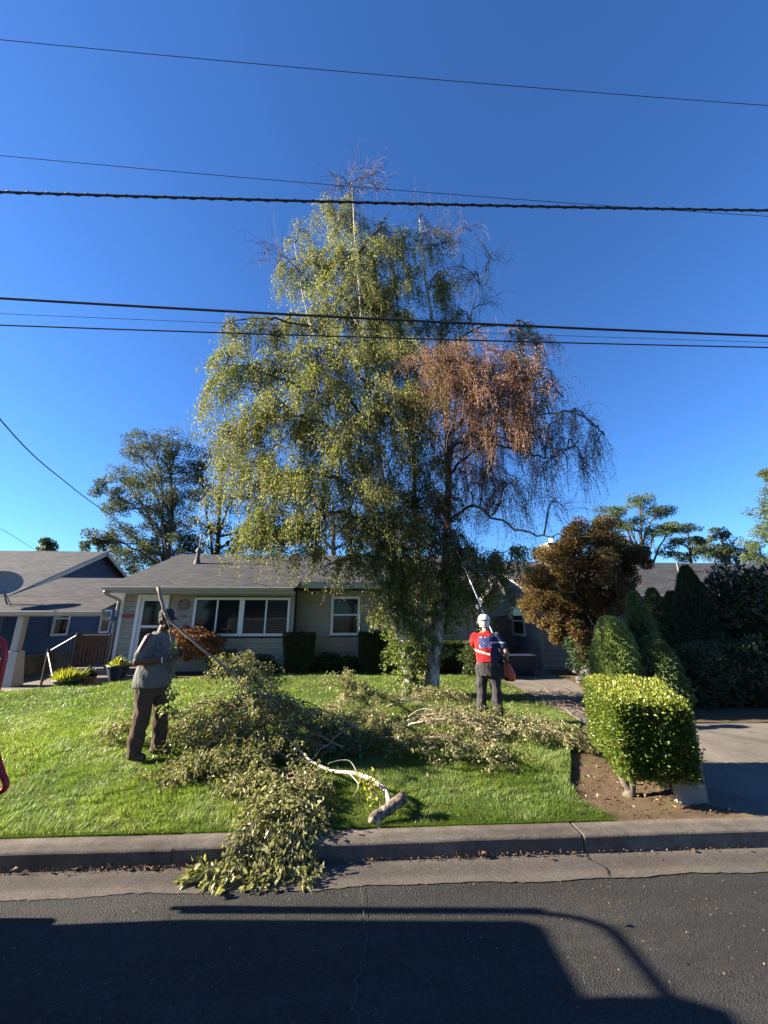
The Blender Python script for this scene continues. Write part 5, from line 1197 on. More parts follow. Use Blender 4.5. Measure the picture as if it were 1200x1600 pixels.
cut_branch('thin leafy twig lying along the gutter', [(-0.62, 3.56, .03), (-0.85, 3.52, .03), (-1.05, 3.53, .02), (-1.22, 3.56, .02)], 0.005, 9, 0.14, 9, twigs=4, tint=0.75, leaf=.055)
cut_branch('yellowing leafy twig standing beside the white sawn butt', [(0.22, 4.15, .15), (0.15, 4.2, .28), (0.08, 4.28, .34)], 0.005, 4, 0.10, 4, twigs=3, tint=0.6, mat='yellow_leaf', leaf=.045)
# middle and right heaps
MH = [
 ('pale leafed branch heaped between the big heap and the birch', [(0.9, 7.6, .25), (0.4, 7.3, .6), (-0.1, 7.1, .7), (-0.6, 7.0, .4)], 16, .65, 16, .62, False),
 ('leafy branch lying behind the white arching stem', [(0.9, 6.3, .25), (0.4, 6.1, .5), (-0.2, 5.9, .5), (-0.7, 5.8, .3)], 16, .6, 16, .5, False),
 ('leafy branch in shade under the middle heap', [(1.1, 5.8, .22), (0.6, 5.6, .4), (0.1, 5.6, .4), (-0.4, 5.6, .25)], 14, .5, 15, .4, False),
 ('upright leafy branch leaning over the middle heap', [(0.3, 7.0, .25), (0.1, 7.1, .6), (-0.1, 7.2, .85), (-0.25, 7.3, .95)], 12, .5, 14, .7, False),
 ('leafy branch lying beside the foot of the birch', [(0.5, 8.0, .25), (1.0, 7.9, .5), (1.5, 7.8, .55), (2.0, 7.8, .4)], 14, .6, 16, .6, False),
 ('twiggy branch with dry stems in the middle of the right heap', [(0.5, 6.4, .25), (1.0, 6.3, .45), (1.5, 6.2, .45), (2.0, 6.0, .25)], 18, .6, 8, .6, True),
 ('dry twiggy branch spread across the right heap', [(0.7, 6.9, .25), (1.2, 6.7, .45), (1.7, 6.5, .4), (2.1, 6.4, .25)], 18, .6, 7, .65, True),
 ('leafy branch at the front edge of the right heap', [(0.6, 5.9, .25), (1.0, 5.6, .4), (1.4, 5.4, .35), (1.8, 5.2, .2)], 15, .5, 12, .6, False),
 ('leafy branch just before the boots of the worker in red', [(1.3, 7.2, .25), (1.7, 7.0, .4), (2.0, 6.7, .4), (2.2, 6.4, .25)], 13, .5, 13, .6, False),
 ('leafy branch stretching from right heap towards the golden hedge', [(1.7, 5.9, .25), (2.2, 5.9, .4), (2.6, 5.8, .38), (3.0, 5.7, .25)], 15, .5, 13, .62, False),
 ('leafy branch tip lying against the foot of the golden hedge', [(2.2, 6.3, .25), (2.6, 6.2, .38), (2.9, 6.0, .36), (3.1, 5.6, .2)], 13, .45, 13, .65, False),
 ('sparse leafy sprig with a bare pale stem on the right grass', [(2.9, 6.6, .2), (2.5, 6.7, .35), (2.1, 6.5, .25), (1.6, 6.3, .2)], 7, .4, 6, .7, True),
]
for lab, c, ns, sl_, per, tn, dry in MH: cut_branch(lab, [(x, y, .18 + (z - .18) * .8) for x, y, z in c], 0.018, ns, sl_ * 1.12, per, twigs=8, tint=tn, dry=dry, bark='pale_stem' if dry else 'stem', up=0.15, spread=1.2)
for lab, pts, r in (('bare pale stick on top of the right heap', [(0.55, 7.2, .42), (0.85, 7.25, .5), (1.2, 7.35, .46)], .014), ('bare curved stick sticking out of the right heap', [(0.75, 6.6, .38), (1.0, 6.65, .48), (1.35, 6.5, .42), (1.6, 6.4, .36)], .010)):
    q = spline(pts, 12); o = Geo().tubes(jitter_path(q, .006), np.linspace(r, r * .5, 12), 7).build('bare_stick', M['pale_stem'], smooth=True); tag(o, lab, 'stick', 'cut birch branches on the lawn')
for k, (a_, b_, c_, r) in enumerate((((-0.2, 5.3, .35), (-0.9, 5.35, .62), (-1.6, 5.5, .55), .011), ((-1.9, 5.2, .3), (-1.4, 5.4, .75), (-0.8, 5.7, .8), .010), ((0.2, 5.6, .3), (-0.3, 5.7, .6), (-0.9, 5.6, .85), .012), ((-0.6, 5.1, .25), (-0.2, 5.4, .5), (0.3, 5.9, .5), .009))):
    q = spline([a_, b_, c_], 12); o = Geo().tubes(jitter_path(q, .012), np.linspace(r, r * .45, 12), 7).build('bare_stick', M['dry_twig'], smooth=True)
    tag(o, ['bare stick lying across the shaded front of the big heap', 'bare stick rising steeply out of the big heap', 'bare stick poking from the middle heap towards the worker in grey', 'short bare stick just behind the white arching stem'][k], 'stick', 'cut birch branches on the lawn')
# raked dry twigs on the drive
g = Geo()
for k in range(130):
    c = np.array([4.25 + rng.normal(0, .35), 8.7 + rng.normal(0, .7), .13]); a = rnd(0, 6.28); L = rnd(.2, .7)
    d = np.array([math.cos(a), math.sin(a), 0]) * L; g.tubes(spline([c, c + d * .5 + [0, 0, rnd(.02, .14)], c + d + rng.normal(0, .06, 3) * [1, 1, 0]], 6), np.linspace(.006, .002, 6), 4, cap=False)
tag(g.build('twig_litter', M['dry_twig']), 'loose dry twigs scattered across the edge of the drive', 'twigs', kind='stuff')
# leaf litter: gutter line, kerb, lawn and bed
g = Geo(); n = 900
x = np.concatenate([rng.uniform(-3.2, 0.2, 420), rng.normal(-1.7, .4, 170), rng.normal(1.0, .35, 130), rng.uniform(0.2, 3.2, 120), rng.uniform(-3, 3, 60)]); y = np.concatenate([3.685 - np.abs(rng.normal(0, .022, 840)), rng.uniform(2.2, 3.6, 60)])
g.leaves(np.stack([x, y, np.full(n, .016) + rng.random(n) * .015], -1), np.stack([rng.normal(0, 1, n), rng.normal(0, 1, n), np.abs(rng.normal(0, .25, n))], -1), np.where(rng.random(n) < .09, rng.uniform(.03, .055, n), rng.uniform(.006, .018, n)), rng.random(n) ** 1.6, .6, .25)
n = 300; x = rng.uniform(2.2, 3.5, n); y = rng.uniform(3.95, 5.2, n)
g.leaves(np.stack([x, y, np.full(n, .145)], -1), np.stack([rng.normal(0, 1, n), rng.normal(0, 1, n), np.abs(rng.normal(0, .3, n))], -1), rng.uniform(.015, .04, n), rng.random(n), .6, .2)
n = 60; x = rng.uniform(-4, 2.4, n); y = rng.uniform(4, 8, n); g.leaves(np.stack([x, y, lawn_z(x, y) + .04], -1), rng.normal(0, 1, (n, 3)) * [1, 1, .3], .05, rng.random(n), .6, .2)
tag(g.build('leaf_litter', M['litter']), 'dry fallen leaves along the gutter and bed', 'leaves', kind='stuff')
# grit on the asphalt
g = Geo(); n = 700; x = rng.uniform(-3, 3.2, n); y = rng.uniform(2.0, 3.65, n); z = np.where(y > 3.39, .010, .022 - (y - 2) * .011)
g.leaves(np.stack([x, y, z], -1), np.stack([rng.normal(0, 1, n), rng.normal(0, 1, n), np.full(n, .3)], -1), rng.uniform(.003, .010, n), rng.uniform(.6, 1, n), .9, .3)
tag(g.build('road_grit', M['litter']), 'pale grit scattered over the asphalt', 'grit', kind='stuff')

# ------------------------------------------------------------------ the work truck parked just out of view on the left: only its red tail bar and its shadow show
TK = thing('work_truck', (-5.5, 2.3, 0.0), 'work truck at the kerb, only its red tail bar shows at the left edge', 'truck')
Geo().bevbox((-7.6, 1.35, 0.78), (-3.0, 3.25, 1.80), .05).build('cargo_box', M['truck_white'], TK)
Geo().bevbox((-7.6, 1.75, 1.803), (-3.05, 2.74, 2.12), .08).build('load_cover', M['dark_metal'], TK)
Geo().box((-7.4, 1.55, 0.45), (-3.1, 3.10, 0.775)).build('chassis', M['dark_metal'], TK)
Geo().bevbox((-3.12, 1.4, 0.25), (-2.98, 3.26, 0.47), .02).build('bumper', M['dark_metal'], TK)
Geo().bevbox((-9.6, 1.4, 0.5), (-7.65, 3.2, 1.25), .08).build('hood', M['truck_white'], TK)
g = Geo(); g.add([(-9.2, 1.45, 1.25), (-7.65, 1.45, 1.25), (-7.65, 3.15, 1.25), (-9.2, 3.15, 1.25), (-8.7, 1.6, 1.9), (-7.7, 1.6, 1.9), (-7.7, 3.0, 1.9), (-8.7, 3.0, 1.9)], np.array([(0,3,2,1),(4,5,6,7),(0,1,5,4),(1,2,6,5),(2,3,7,6),(3,0,4,7)])); g.build('cab', M['glass'], TK)
hoop = spline([(-3.02, 3.32, .80), (-3.02, 3.32, 1.5), (-3.02, 3.31, 1.80), (-3.02, 3.22, 1.93), (-3.02, 3.05, 1.96), (-3.02, 2.3, 1.965), (-3.02, 1.5, 1.96), (-3.02, 1.33, 1.93), (-3.02, 1.27, 1.80), (-3.02, 1.27, .8)], 50)
Geo().tubes(hoop, np.full(50, .022), 8).build('rack_hoop', M['dark_metal'], TK, smooth=True)
for x in (-8.8, -4.2):
    for y in (1.5, 3.0):
        w = lathe([(.02, -.12), (.37, -.12), (.39, -.08), (.39, .08), (.37, .12), (.02, .12)], (0, 0, 0), 20).build('wheel', M['rubber'], TK)
        w.matrix_basis = Matrix.Translation((x, y, .39)) @ Matrix.Rotation(math.pi / 2, 4, 'X')
a = at(-9, 1005, 3.33); bb = at(10, 1010, 3.33)
bar = spline([at(-30, 992, 3.33), at(-5, 996, 3.33), at(6, 1008, 3.33), at(7, 1025, 3.33), at(0, 1060, 3.33), at(-9, 1100, 3.33), at(-7, 1140, 3.33), at(-5, 1180, 3.33), at(2, 1205, 3.33), at(8, 1232, 3.33), at(-30, 1250, 3.33)], 46)
Geo().tubes(bar, np.full(46, .020), 9).build('tail_bar', M['red_paint'], TK, smooth=True)
# ------------------------------------------------------------------ the two workers
def capsule(g, pts, radii, sides=12):
    """round ended limb along a polyline"""
    P = [np.asarray(p, float) for p in pts]; R = list(radii)
    a = unit(P[0] - P[1]); b = unit(P[-1] - P[-2])
    Q = [P[0] + a * R[0] * .98, P[0] + a * R[0] * .75] + P + [P[-1] + b * R[-1] * .75, P[-1] + b * R[-1] * .98]
    r = [R[0] * .18, R[0] * .66] + R + [R[-1] * .66, R[-1] * .18]
    g.tubes(np.array(Q), np.array(r), sides)
def limb(g, pts, radii, n=14): 
    P = spline(pts, n); t = np.linspace(0, len(radii) - 1, n); capsule(g, P, np.interp(t, np.arange(len(radii)), radii))
def loft(g, rings, n=20):
    V = []
    for (z, cx, cy, rx, ry) in rings:
        for k in range(n):
            a = 2 * math.pi * k / n; c, s_ = math.cos(a), math.sin(a)
            V.append((cx + rx * np.sign(c) * abs(c) ** .85, cy + ry * np.sign(s_) * abs(s_) ** .85, z))
    K = len(rings); g.add(V, np.array([(q*n+k, q*n+(k+1) % n, (q+1)*n+(k+1) % n, (q+1)*n+k) for q in range(K-1) for k in range(n)]))
    b = g.n - K * n; g.f.append(np.array([[b+n-1-k for k in range(n)]])); g.f.append(np.array([[b+(K-1)*n+k for k in range(n)]]))
def ball(g, c, r, n=12):
    rx, ry, rz = (r, r, r) if not hasattr(r, '__len__') else r; c = np.asarray(c, float); m = 8; V = []
    for v_ in range(1, m):
        th = math.pi * v_ / m
        for u in range(n): V.append(c + np.array([rx*math.sin(th)*math.cos(2*math.pi*u/n), ry*math.sin(th)*math.sin(2*math.pi*u/n), rz*math.cos(th)]))
    k = m - 1; g.add(V, np.array([(q*n+j, (q+1)*n+j, (q+1)*n+(j+1) % n, q*n+(j+1) % n) for q in range(k-1) for j in range(n)]))
    b = g.n - k * n; g.f.append(np.array([[b+j for j in range(n)]])); g.f.append(np.array([[b+(k-1)*n+n-1-j for j in range(n)]]))
def fuse(name, g, voxel, mat, parent, smooth=3, wrinkle=0.0):
    me = g.mesh(name + '_src'); o = bpy.data.objects.new(name + '_src', me); COL.objects.link(o)
    r = o.modifiers.new('r', 'REMESH'); r.mode = 'VOXEL'; r.voxel_size = voxel; r.use_smooth_shade = True
    s_ = o.modifiers.new('s', 'SMOOTH'); s_.iterations = smooth; s_.factor = .5
    dg = bpy.context.evaluated_depsgraph_get(); dg.update()
    out = bpy.data.meshes.new_from_object(o.evaluated_get(dg)); out.name = name
    bpy.data.objects.remove(o); bpy.data.meshes.remove(me)
    n = len(out.vertices); co = np.empty(n * 3, np.float32); out.vertices.foreach_get('co', co); co = co.reshape(-1, 3)
    if wrinkle:
        nr = np.empty(n * 3, np.float32); out.vertices.foreach_get('normal', nr); nr = nr.reshape(-1, 3)
        w = np.sin(co[:, 2] * 42 + 3 * np.sin(co[:, 0] * 14) + 2 * np.sin(co[:, 1] * 17)) * .6 + np.sin(co[:, 2] * 23 + co[:, 1] * 30 + co[:, 0] * 21)
        co = co + nr * (w * wrinkle)[:, None]; out.vertices.foreach_set('co', co.ravel().astype(np.float32))
    for p in out.polygons: p.use_smooth = True
    out.materials.clear(); out.update()
    ob = bpy.data.objects.new(name, out); COL.objects.link(ob); ob.parent = parent
    if parent.name in _WP: ob.matrix_parent_inverse = _WP[parent.name]
    out.materials.append(mat)
    return ob
def hand(g, wrist, knuck, curl, palm_n, s=1.0):
    """palm from wrist to knuckles, four bent fingers of different length and a thumb from the side of the palm"""
    wrist = np.asarray(wrist, float); knuck = np.asarray(knuck, float); curl = unit(curl); fwd = unit(knuck - wrist); across = unit(np.cross(fwd, curl))
    for k in (-1, 0, 1): capsule(g, [wrist + across * k * .012 * s, knuck + across * k * .026 * s], [.019 * s, .0165 * s], 8)
    for k, L in zip((-1.5, -.5, .5, 1.5), (.060, .074, .080, .070)):
        b = knuck + across * k * .0185 * s; L *= s
        capsule(g, [b, b + fwd * L * .42 + curl * L * .12, b + fwd * L * .52 + curl * L * .58, b + fwd * L * .22 + curl * L * .92], [.0095 * s, .009 * s, .0085 * s, .0075 * s], 7)
    tb = wrist + (knuck - wrist) * .35 - across * .026 * s * palm_n
    capsule(g, [tb, tb - across * palm_n * .022 * s + fwd * .03 * s + curl * .015 * s, tb - across * palm_n * .008 * s + fwd * .045 * s + curl * .045 * s], [.013 * s, .0115 * s, .009 * s], 7)
def head(g, c, r=.098):
    c = np.asarray(c, float)
    ball(g, c + [0, -.012, .03], (r * .80, r * .98, r * 1.05), 16); ball(g, c + [0, .022, -.045], (r * .66, r * .78, r * .82), 14)     # skull, jaw
    capsule(g, [c + [0, .090, .012], c + [0, .112, -.022]], [.010, .016], 8)                                                          # nose
    ball(g, c + [0, .082, -.064], (.027, .018, .010), 10); ball(g, c + [0, .080, -.105], (.03, .022, .018), 10)                      # mouth, chin
    for s_ in (-1, 1):
        ball(g, c + [s_ * r * .80, -.008, -.008], (.012, .020, .032), 8); ball(g, c + [s_ * .034, .082, .026], (.024, .012, .010), 8)   # ears, brows

def world_of(o, p):
    p = (p[0] * o.scale[0], p[1] * o.scale[1], p[2] * o.scale[2]); rz = o.rotation_euler.z; c, s_ = math.cos(rz), math.sin(rz)
    return np.array([o.location.x + c * p[0] - s_ * p[1], o.location.y + s_ * p[0] + c * p[1], o.location.z + p[2]])

# ---- worker in grey, facing right, dragging the long branch
M1 = empty('person', (-2.66, 5.50, float(lawn_z(-2.66, 5.5)) + .02), math.radians(-104))
tag(M1, 'worker in grey t-shirt, brown trousers and dark cap holding a cut branch', 'person')
M1.scale = (.92, .90, 1.0)
HD1 = (.01, .10, 1.625)
g = Geo()
head(g, HD1); capsule(g, [(0, .03, 1.42), (0, .08, 1.56)], [.066, .060], 12)
loft(g, [(.86, 0, 0, .17, .14), (1.0, 0, .02, .19, .17), (1.15, 0, .03, .18, .16), (1.30, 0, .03, .19, .14), (1.40, 0, .02, .18, .11), (1.45, 0, .02, .10, .08)])
E1, W1, K1 = (.285, -.05, 1.11), (.17, .275, 1.135), (.125, .365, 1.15)
limb(g, [(.20, .02, 1.39), (.26, .0, 1.27), E1], [.062, .055, .047]); limb(g, [E1, (.24, .14, 1.13), W1], [.047, .047, .030])
hand(g, W1, K1, (-.5, .45, .1), -1)
E2, W2, K2 = (-.28, .10, 1.14), (-.10, .34, 1.18), (-.02, .40, 1.21)
limb(g, [(-.20, .02, 1.39), (-.25, .04, 1.26), E2], [.062, .055, .047]); limb(g, [E2, (-.21, .23, 1.15), W2], [.047, .047, .030])
hand(g, W2, K2, (.3, .6, .1), 1)
limb(g, [(.10, 0, .90), (.115, .03, .5), (.12, .0, .10)], [.11, .07, .045]); limb(g, [(-.10, 0, .90), (-.12, .08, .5), (-.13, .13, .10)], [.11, .07, .045])
body1 = fuse('body', g, .0065, M['skin_dark'], M1, 2)
g = Geo()
loft(g, [(.80, 0, .0, .240, .215), (.86, 0, .01, .245, .225), (.96, 0, .03, .245, .235), (1.06, 0, .045, .238, .230), (1.16, 0, .045, .218, .196), (1.27, 0, .04, .208, .168), (1.36, 0, .035, .195, .138), (1.425, 0, .03, .150, .105), (1.465, 0, .025, .095, .085)])
limb(g, [(.17, .03, 1.365), (.228, .005, 1.27), (.262, -.02, 1.17)], [.078, .078, .080]); limb(g, [(-.17, .03, 1.365), (-.22, .04, 1.27), (-.255, .07, 1.19)], [.078, .078, .080])
shirt1 = fuse('shirt', g, .012, M['tee_grey'], M1, 4, .0035)
g = Geo()
loft(g, [(.70, 0, .0, .19, .16), (.80, 0, .0, .215, .19), (.93, 0, .0, .215, .19), (.98, 0, .0, .20, .18)])
limb(g, [(.105, .0, .86), (.12, .02, .66), (.125, .03, .48), (.13, .0, .26), (.13, -.01, .10)], [.135, .118, .102, .098, .095]); limb(g, [(-.105, .0, .86), (-.12, .06, .66), (-.125, .10, .48), (-.135, .12, .26), (-.14, .13, .10)], [.135, .118, .102, .098, .095])
tr1 = fuse('trousers', g, .012, M['trouser_brown'], M1, 3, .006)
def boot(parent, x, y, rot=0.0):
    g = Geo(); c, s_ = math.cos(rot), math.sin(rot); f = lambda px, py, pz: (x + c * px - s_ * py, y + s_ * px + c * py, pz)
    capsule(g, [f(0, -.07, .05), f(0, .03, .05), f(.0, .15, .042)], [.050, .052, .043], 10); capsule(g, [f(0, -.05, .06), f(0, -.045, .15)], [.05, .052], 10)
    return fuse('boot', g, .008, M['boot'], parent, 2)
boot(M1, .13, 0.0, -.1); boot(M1, -.14, .13, .1)
# cap with visor, beard, wrist band
g = Geo(); c = np.array(HD1) + [0, -.012, .045]; n = 18; V = []
prof = [(.101, -.028), (.103, .0), (.100, .035), (.088, .066), (.055, .090), (.012, .098)]
for r, z in prof:
    for k in range(n): a = 2 * math.pi * k / n; V.append(c + np.array([r * .88 * math.cos(a), r * 1.06 * math.sin(a), z]))
g.add(V, np.array([(q*n+k, q*n+(k+1) % n, (q+1)*n+(k+1) % n, (q+1)*n+k) for q in range(5) for k in range(n)])); g.f.append(np.array([[5*n+k for k in range(n)]]))
cap = g.build('cap', M['cap'], M1, smooth=True)
g = Geo(); V = []
for t in np.linspace(-1, 1, 11):
    a = math.pi / 2 + t * .95; V.append(c + np.array([.092 * math.cos(a), .108 * math.sin(a), -.016])); V.append(c + np.array([.100 * math.cos(a), .108 * math.sin(a) + .085 * math.cos(t * 1.4), -.040 - .012 * abs(t)]))
V2 = [p - np.array([0, 0, .006]) for p in V]; f = [(2*k, 2*k+1, 2*k+3, 2*k+2) for k in range(10)]
g.add(V + V2, np.array(f + [tuple(22 + q for q in w[::-1]) for w in f] + [(2*k+1, 22+2*k+1, 22+2*k+3, 2*k+3) for k in range(10)])); g.build('visor', M['cap'], cap, smooth=True)
g = Geo(); ball(g, np.array(HD1) + [0, .035, -.088], (.066, .068, .048), 14); ball(g, np.array(HD1) + [0, -.04, -.02], (.082, .068, .07), 12); fuse('beard', g, .008, M['hair'], M1, 2)
wd = unit(np.array(K1) - np.array(W1)); Geo().tubes([np.array(W1) - wd * .022, np.array(W1) - wd * .006], [.035, .035], 12).build('wrist_band', M['tee_white'], M1)
# dark outlined lettering printed on the chest
from mathutils.bvhtree import BVHTree
def print_on(shirt, strokes, az, r=.0045):
    bvh = BVHTree.FromPolygons([v.co for v in shirt.data.vertices], [p.vertices[:] for p in shirt.data.polygons])
    parent = shirt
    for st in strokes:
        pts = []
        for (u, z) in st:
            a = az + u / .22; d = Vector((math.cos(a), math.sin(a), 0)); h = bvh.ray_cast(d * .8 + Vector((0, .03, z)), -d)
            if h[0] is not None: pts.append(np.array(h[0]) + np.array(h[1]) * .002)
        if len(pts) > 2:
            q = np.array(pts); Geo().tubes(q, np.full(len(q), r), 5).build('print', M['print'], parent)
def rrect(u0, u1, z0, z1, n=6):
    r = min(u1 - u0, z1 - z0) * .38; out = []
    for cx, cy, a0 in ((u1 - r, z1 - r, 0), (u0 + r, z1 - r, math.pi / 2), (u0 + r, z0 + r, math.pi), (u1 - r, z0 + r, 1.5 * math.pi)):
        for k in range(n): a = a0 + k * math.pi / 2 / (n - 1); out.append((cx + r * math.cos(a), cy + r * math.sin(a)))
    return out + [out[0]]
def lerp2(a, b, n=6): return [(a[0] + (b[0] - a[0]) * k / (n - 1), a[1] + (b[1] - a[1]) * k / (n - 1)) for k in range(n)]
AZ = math.radians(38)
print_on(shirt1, [rrect(-.045, .045, 1.325, 1.385), lerp2((-.0, 1.325), (0, 1.385)), rrect(-.045, .045, 1.25, 1.31), rrect(-.045, .045, 1.175, 1.235)[:18] , lerp2((-.04, 1.10), (.045, 1.10)), lerp2((-.04, 1.16), (.045, 1.16)), lerp2((-.045, 1.105), (-.045, 1.155))], AZ)

# ---- worker in red, back to us, with an orange pole saw
M2 = empty('person', (2.18, 7.02, float(lawn_z(2.18, 7.0)) + .02), math.radians(-20))
tag(M2, 'worker in red t-shirt and white helmet seen from behind', 'person')
HD2 = (-.01, .05, 1.585)
g = Geo(); head(g, HD2, .095); capsule(g, [(0, .0, 1.38), (0, .03, 1.52)], [.058, .054], 12)
loft(g, [(.86, 0, 0, .155, .115), (1.0, 0, .0, .155, .115), (1.15, 0, .0, .165, .115), (1.30, 0, .0, .18, .115), (1.37, 0, .0, .16, .09), (1.42, 0, .0, .08, .07)])
A1, B1, C1 = (.315, -.045, 1.10), (.325, .16, .985), (.320, .245, .965)
limb(g, [(.185, 0, 1.355), (.26, -.01, 1.24), A1], [.056, .050, .043]); limb(g, [A1, (.33, .06, 1.04), B1], [.043, .043, .028]); hand(g, B1, C1, (-.5, .2, -.6), 1)
A2, B2, C2 = (-.20, .24, 1.12), (.06, .34, 1.25), (.135, .37, 1.30)
limb(g, [(-.185, 0, 1.355), (-.23, .12, 1.24), A2], [.056, .050, .043]); limb(g, [A2, (-.08, .31, 1.18), B2], [.043, .043, .028]); hand(g, B2, C2, (.2, .5, .2), 1)
limb(g, [(.09, 0, .88), (.10, .03, .48), (.12, .0, .10)], [.10, .065, .042]); limb(g, [(-.09, 0, .88), (-.12, .03, .48), (-.15, .04, .10)], [.10, .065, .042])
fuse('body', g, .0065, M['skin_mid'], M2, 2)
m = Mat('red_printed_jersey')
sx = m.n('ShaderNodeSeparateXYZ'); m.l(m.co(), sx.inputs[0])
def mth(op, a, b=None):
    x = m.n('ShaderNodeMath', operation=op)
    for k, v in enumerate((a, b)):
        if v is None: continue
        if hasattr(v, 'links'): m.l(v, x.inputs[k])
        else: x.inputs[k].default_value = v
    return x.outputs[0]
X_, Y_, Z_ = sx.outputs[0], sx.outputs[1], sx.outputs[2]
def band(v, lo, hi): return mth('MULTIPLY', mth('GREATER_THAN', v, lo), mth('LESS_THAN', v, hi))
back = mth('LESS_THAN', Y_, 0.02)
patch = mth('MULTIPLY', mth('MULTIPLY', band(mth('ADD', X_, mth('MULTIPLY', m.noise(13, 2), .05)), -.09, .105), band(mth('ADD', Z_, mth('MULTIPLY', m.noise(12, 2), .05)), 1.185, 1.36)), back)
blot = mth('GREATER_THAN', m.noise(11, 2, .5, m.mapping((1, .2, 1))), .53)
chev = mth('MULTIPLY', patch, blot)
hem = mth('MULTIPLY', mth('MULTIPLY', band(mth('ADD', Z_, mth('MULTIPLY', X_, .25)), 1.05, 1.085), back), band(X_, -.2, .06))
f = m.noise(5, 4); c = m.ramp(f, [(0.3, (.24, .014, .017)), (0.7, (.34, .022, .023))])
c = m.mix(patch, c, (.05, .065, .18)); c = m.mix(chev, c, (.50, .49, .47)); c = m.mix(hem, c, (.48, .44, .42))
slv = mth('GREATER_THAN', mth('ADD', X_, mth('MULTIPLY', m.noise(9, 2), .06)), .115)
c = m.mix(slv, c, (.03, .035, .08)); c = m.mix(mth('MULTIPLY', slv, band(Z_, 1.235, 1.255)), c, (.6, .6, .6))
m.col(c).rough(.95).spec(.15).bump(m.noise(14, 4, .55), .8, .03)
g = Geo()
loft(g, [(.92, 0, .0, .185, .150), (.98, 0, .0, .188, .150), (1.08, 0, .0, .192, .148), (1.18, 0, .0, .200, .145), (1.28, 0, .0, .208, .138), (1.345, 0, .0, .195, .118), (1.39, 0, .0, .14, .09), (1.425, 0, .0, .075, .07)])
limb(g, [(.175, 0, 1.335), (.235, -.005, 1.26), (.275, -.025, 1.175)], [.078, .074, .074]); limb(g, [(-.175, 0, 1.335), (-.215, .07, 1.26), (-.21, .15, 1.19)], [.078, .074, .074])
fuse('shirt', g, .011, m.m, M2, 4, .003)
g = Geo()
loft(g, [(.70, 0, .0, .165, .13), (.80, 0, .0, .18, .145), (.90, 0, .0, .178, .142), (.965, 0, .0, .170, .135)])
limb(g, [(.095, .0, .84), (.105, .02, .66), (.11, .03, .48), (.12, .0, .26), (.12, -.01, .09)], [.115, .10, .088, .085, .085]); limb(g, [(-.095, .0, .84), (-.115, .02, .66), (-.125, .03, .48), (-.14, .03, .26), (-.15, .03, .09)], [.115, .10, .088, .085, .085])
fuse('trousers', g, .011, M['trouser_char'], M2, 3, .006)
boot(M2, .12, 0, -.25); boot(M2, -.15, .03, .2)
c = np.array(HD2); g = Geo(); n = 20; V = []
for r, z in [(.088, -.085), (.100, -.03), (.112, .02), (.118, .035), (.110, .06), (.096, .095), (.062, .122), (.012, .132)]:
    for k in range(n): a = 2 * math.pi * k / n; V.append(c + np.array([r * .95 * math.cos(a), r * 1.08 * math.sin(a) - .012, z if math.sin(a) < .3 else max(z, .02)]))
g.add(V, np.array([(q*n+k, q*n+(k+1) % n, (q+1)*n+(k+1) % n, (q+1)*n+k) for q in range(7) for k in range(n)])); g.f.append(np.array([[7*n+k for k in range(n)]]))
hel = g.build('helmet', M['helmet'], M2, smooth=True)
ring = np.array([c + np.array([.116 * math.cos(a), .131 * math.sin(a) - .012, .030]) for a in np.linspace(0, 2 * math.pi, 25)])
Geo().tubes(ring, np.full(25, .007), 6).build('strap', M['strap'], hel)
Geo().tubes(np.array([c + np.array([.045 * math.cos(a), -.125 + .015 * abs(math.cos(a)), -.028 + .030 * math.sin(a)]) for a in np.linspace(math.pi, 2 * math.pi, 12)]), np.full(12, .005), 5).build('adjuster_strap', M['strap'], hel)
Geo().tubes([c + np.array([0, -.10, .085]), c + np.array([0, -.04, .128]), c + np.array([0, .04, .128])], [.008, .010, .008], 6).build('ridge', M['helmet'], hel)
for s_ in (-1, 1):
    g = Geo(); ball(g, c + [s_ * .112, .01, -.02], (.026, .04, .045), 12); g.build('ear_muff', M['dark_metal'], hel, smooth=True)
# pole saw: orange motor at his hip, pole up into the birch
eng = np.array([2.575, 7.10, .97]); top = at(697, 820, 8.5); dv = unit(top - eng)
PS = thing('pole_saw', tuple(eng), 'orange pole saw with a long pole held up into the birch', 'pole saw')
g = Geo(); capsule(g, [eng - dv * .10, eng + dv * .06], [.085, .075], 12); capsule(g, [eng + [.05, .0, -.06], eng + [-.03, .02, -.07]], [.06, .05], 10); fuse('motor', g, .01, M['orange'], PS, 2)
Geo().bevbox(tuple(eng + [-.09, -.07, -.16]), tuple(eng + [.09, .07, -.10]), .02).build('fuel_tank', M['black_metal'], PS)
Geo().tubes([eng + dv * .06, eng + dv * .60], [.020, .020], 8).build('grip', M['black_metal'], PS)
Geo().tubes([eng + dv * .60, eng + dv * 1.9], [.0145, .0145], 8).build('pole', M['alu'], PS)
Geo().tubes([eng + dv * 1.0, eng + dv * 1.25], [.019, .019], 8).build('sleeve', M['black_metal'], PS)
Geo().tubes([eng + dv * 1.9, top], [.011, .011], 8).build('pole', M['dark_metal'], PS)
g = Geo(); capsule(g, [top - dv * .05, top + dv * .06], [.04, .035], 10); g.build('gear_head', M['orange'], PS, smooth=True)
s_ = unit(np.cross(dv, (0, 1, 0))); g = Geo(); p0 = top + dv * .05; q = [p0 - s_ * .03, p0 + s_ * .03, p0 + dv * .3 + s_ * .02, p0 + dv * .3 - s_ * .02]; nn_ = unit(np.cross(dv, s_)) * .004
g.add([p - nn_ for p in q] + [p + nn_ for p in q], np.array([(0,3,2,1),(4,5,6,7),(0,1,5,4),(1,2,6,5),(2,3,7,6),(3,0,4,7)])); g.build('saw_bar', M['alu'], PS)

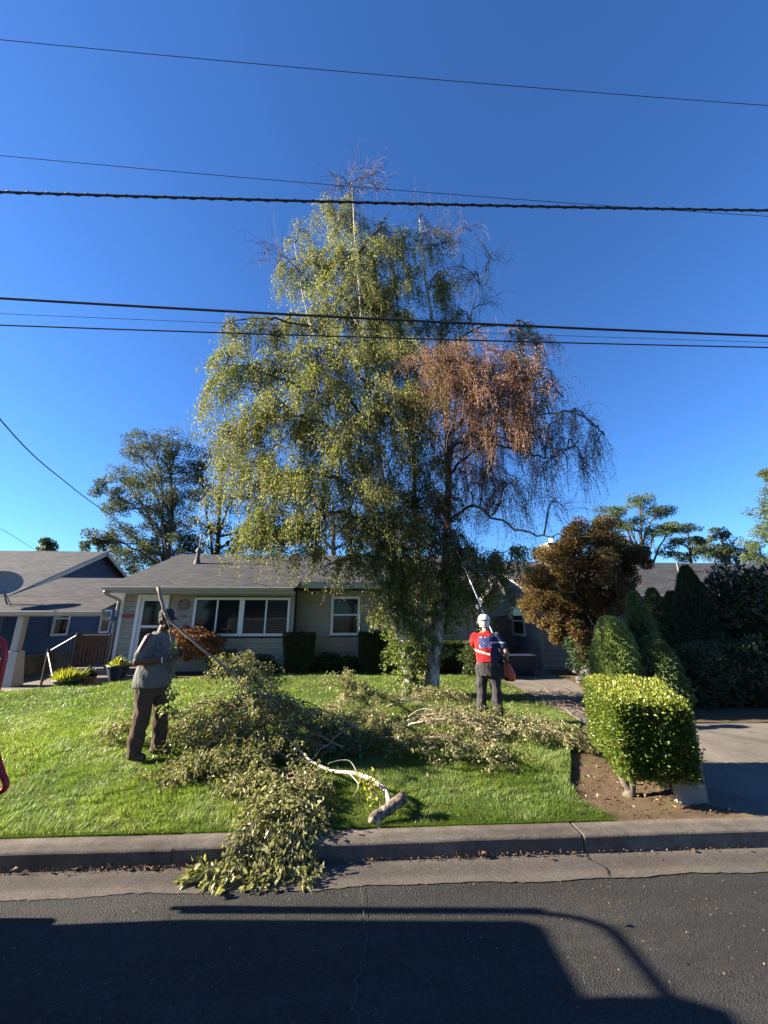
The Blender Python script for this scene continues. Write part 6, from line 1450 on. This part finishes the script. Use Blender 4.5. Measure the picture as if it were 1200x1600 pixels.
# the branch the left worker drags, gripped in his hands
h1 = world_of(M1, (.10, .40, 1.16)); h2 = world_of(M1, (.02, .45, 1.22))
held = [at(247, 918, 5.20), at(256, 950, 5.19), at(268, 972, 5.17), at(312, 1010, 5.17), at(350, 1042, 5.25), at(398, 1078, 5.35), at(445, 1100, 5.5), at(500, 1118, 5.7), at(540, 1150, 5.8)]
cut_branch('long grey branch held at its butt by the worker in grey', held, 0.021, 12, 0.75, 16, t0=0.5, twigs=8, tint=0.5, leaf=.042, bark='dry_twig')
f2 = [at(258, 955, 5.185), at(268, 995, (5.17 + h1[1]) / 2), h1, h1 + [-.02, -.02, -.35], h1 + [.02, -.05, -.7]]
cut_branch('thinner forked branch hanging straight down from the worker\'s hand', f2, 0.013, 5, 0.20, 7, t0=0.38, twigs=3, tint=0.8, mat='shoot_leaf', leaf=.05)

# ------------------------------------------------------------------ behind the camera: unseen houses and trees added to cut low skylight, mirrored in windows
for k, (x0, x1, lab) in enumerate(((-16, -4, 'unseen pale house across the street, added to cut skylight, mirrored in the windows'), (3, 15, 'second unseen pale house across the street, added to cut skylight, further right'))):
    o = thing('house', ((x0 + x1) / 2, -18, 0), lab, 'house')
    Geo().box((x0, -24, -.1), (x1, -16, 2.8)).build('wall', M['siding_grey'], o)
    slab('roof', (x1 + .4, -15.4, 2.75), (x0 - .4, -15.4, 2.75), (x1 + .4, -20, 5.2), .08, M['shingle_b'], o)
    for xx in (x0 + 1.5, x0 + 5, x0 + 8.5): Geo().box((xx, -15.99, 1.0), (xx + 1.6, -15.94, 2.2)).build('window', M['glass'], o)
for k, (x, y, h, lab) in enumerate(((-22, -17, 11, 'unseen tall tree across the street, added to cut skylight, far left'), (-1, -15, 12, 'unseen tall tree across the street, added to cut skylight between the houses'), (20, -17, 12, 'unseen tall tree across the street, added to cut skylight, far right'), (-12, -26, 13, 'unseen tall tree added to cut skylight behind the pale house across the street'), (9, -26, 13, 'unseen tall tree added to cut skylight behind the second house across the street'))):
    cl = [((x + rng.normal(0, 2.2), y + rng.normal(0, 1.4), h * rnd(.35, .95)), 2.0) for _ in range(14)]
    tree('unseen_street_tree', lab, (x, y, 0), (x, y, h * .7), .3, cl, 260, .5, 'dark_leaf')
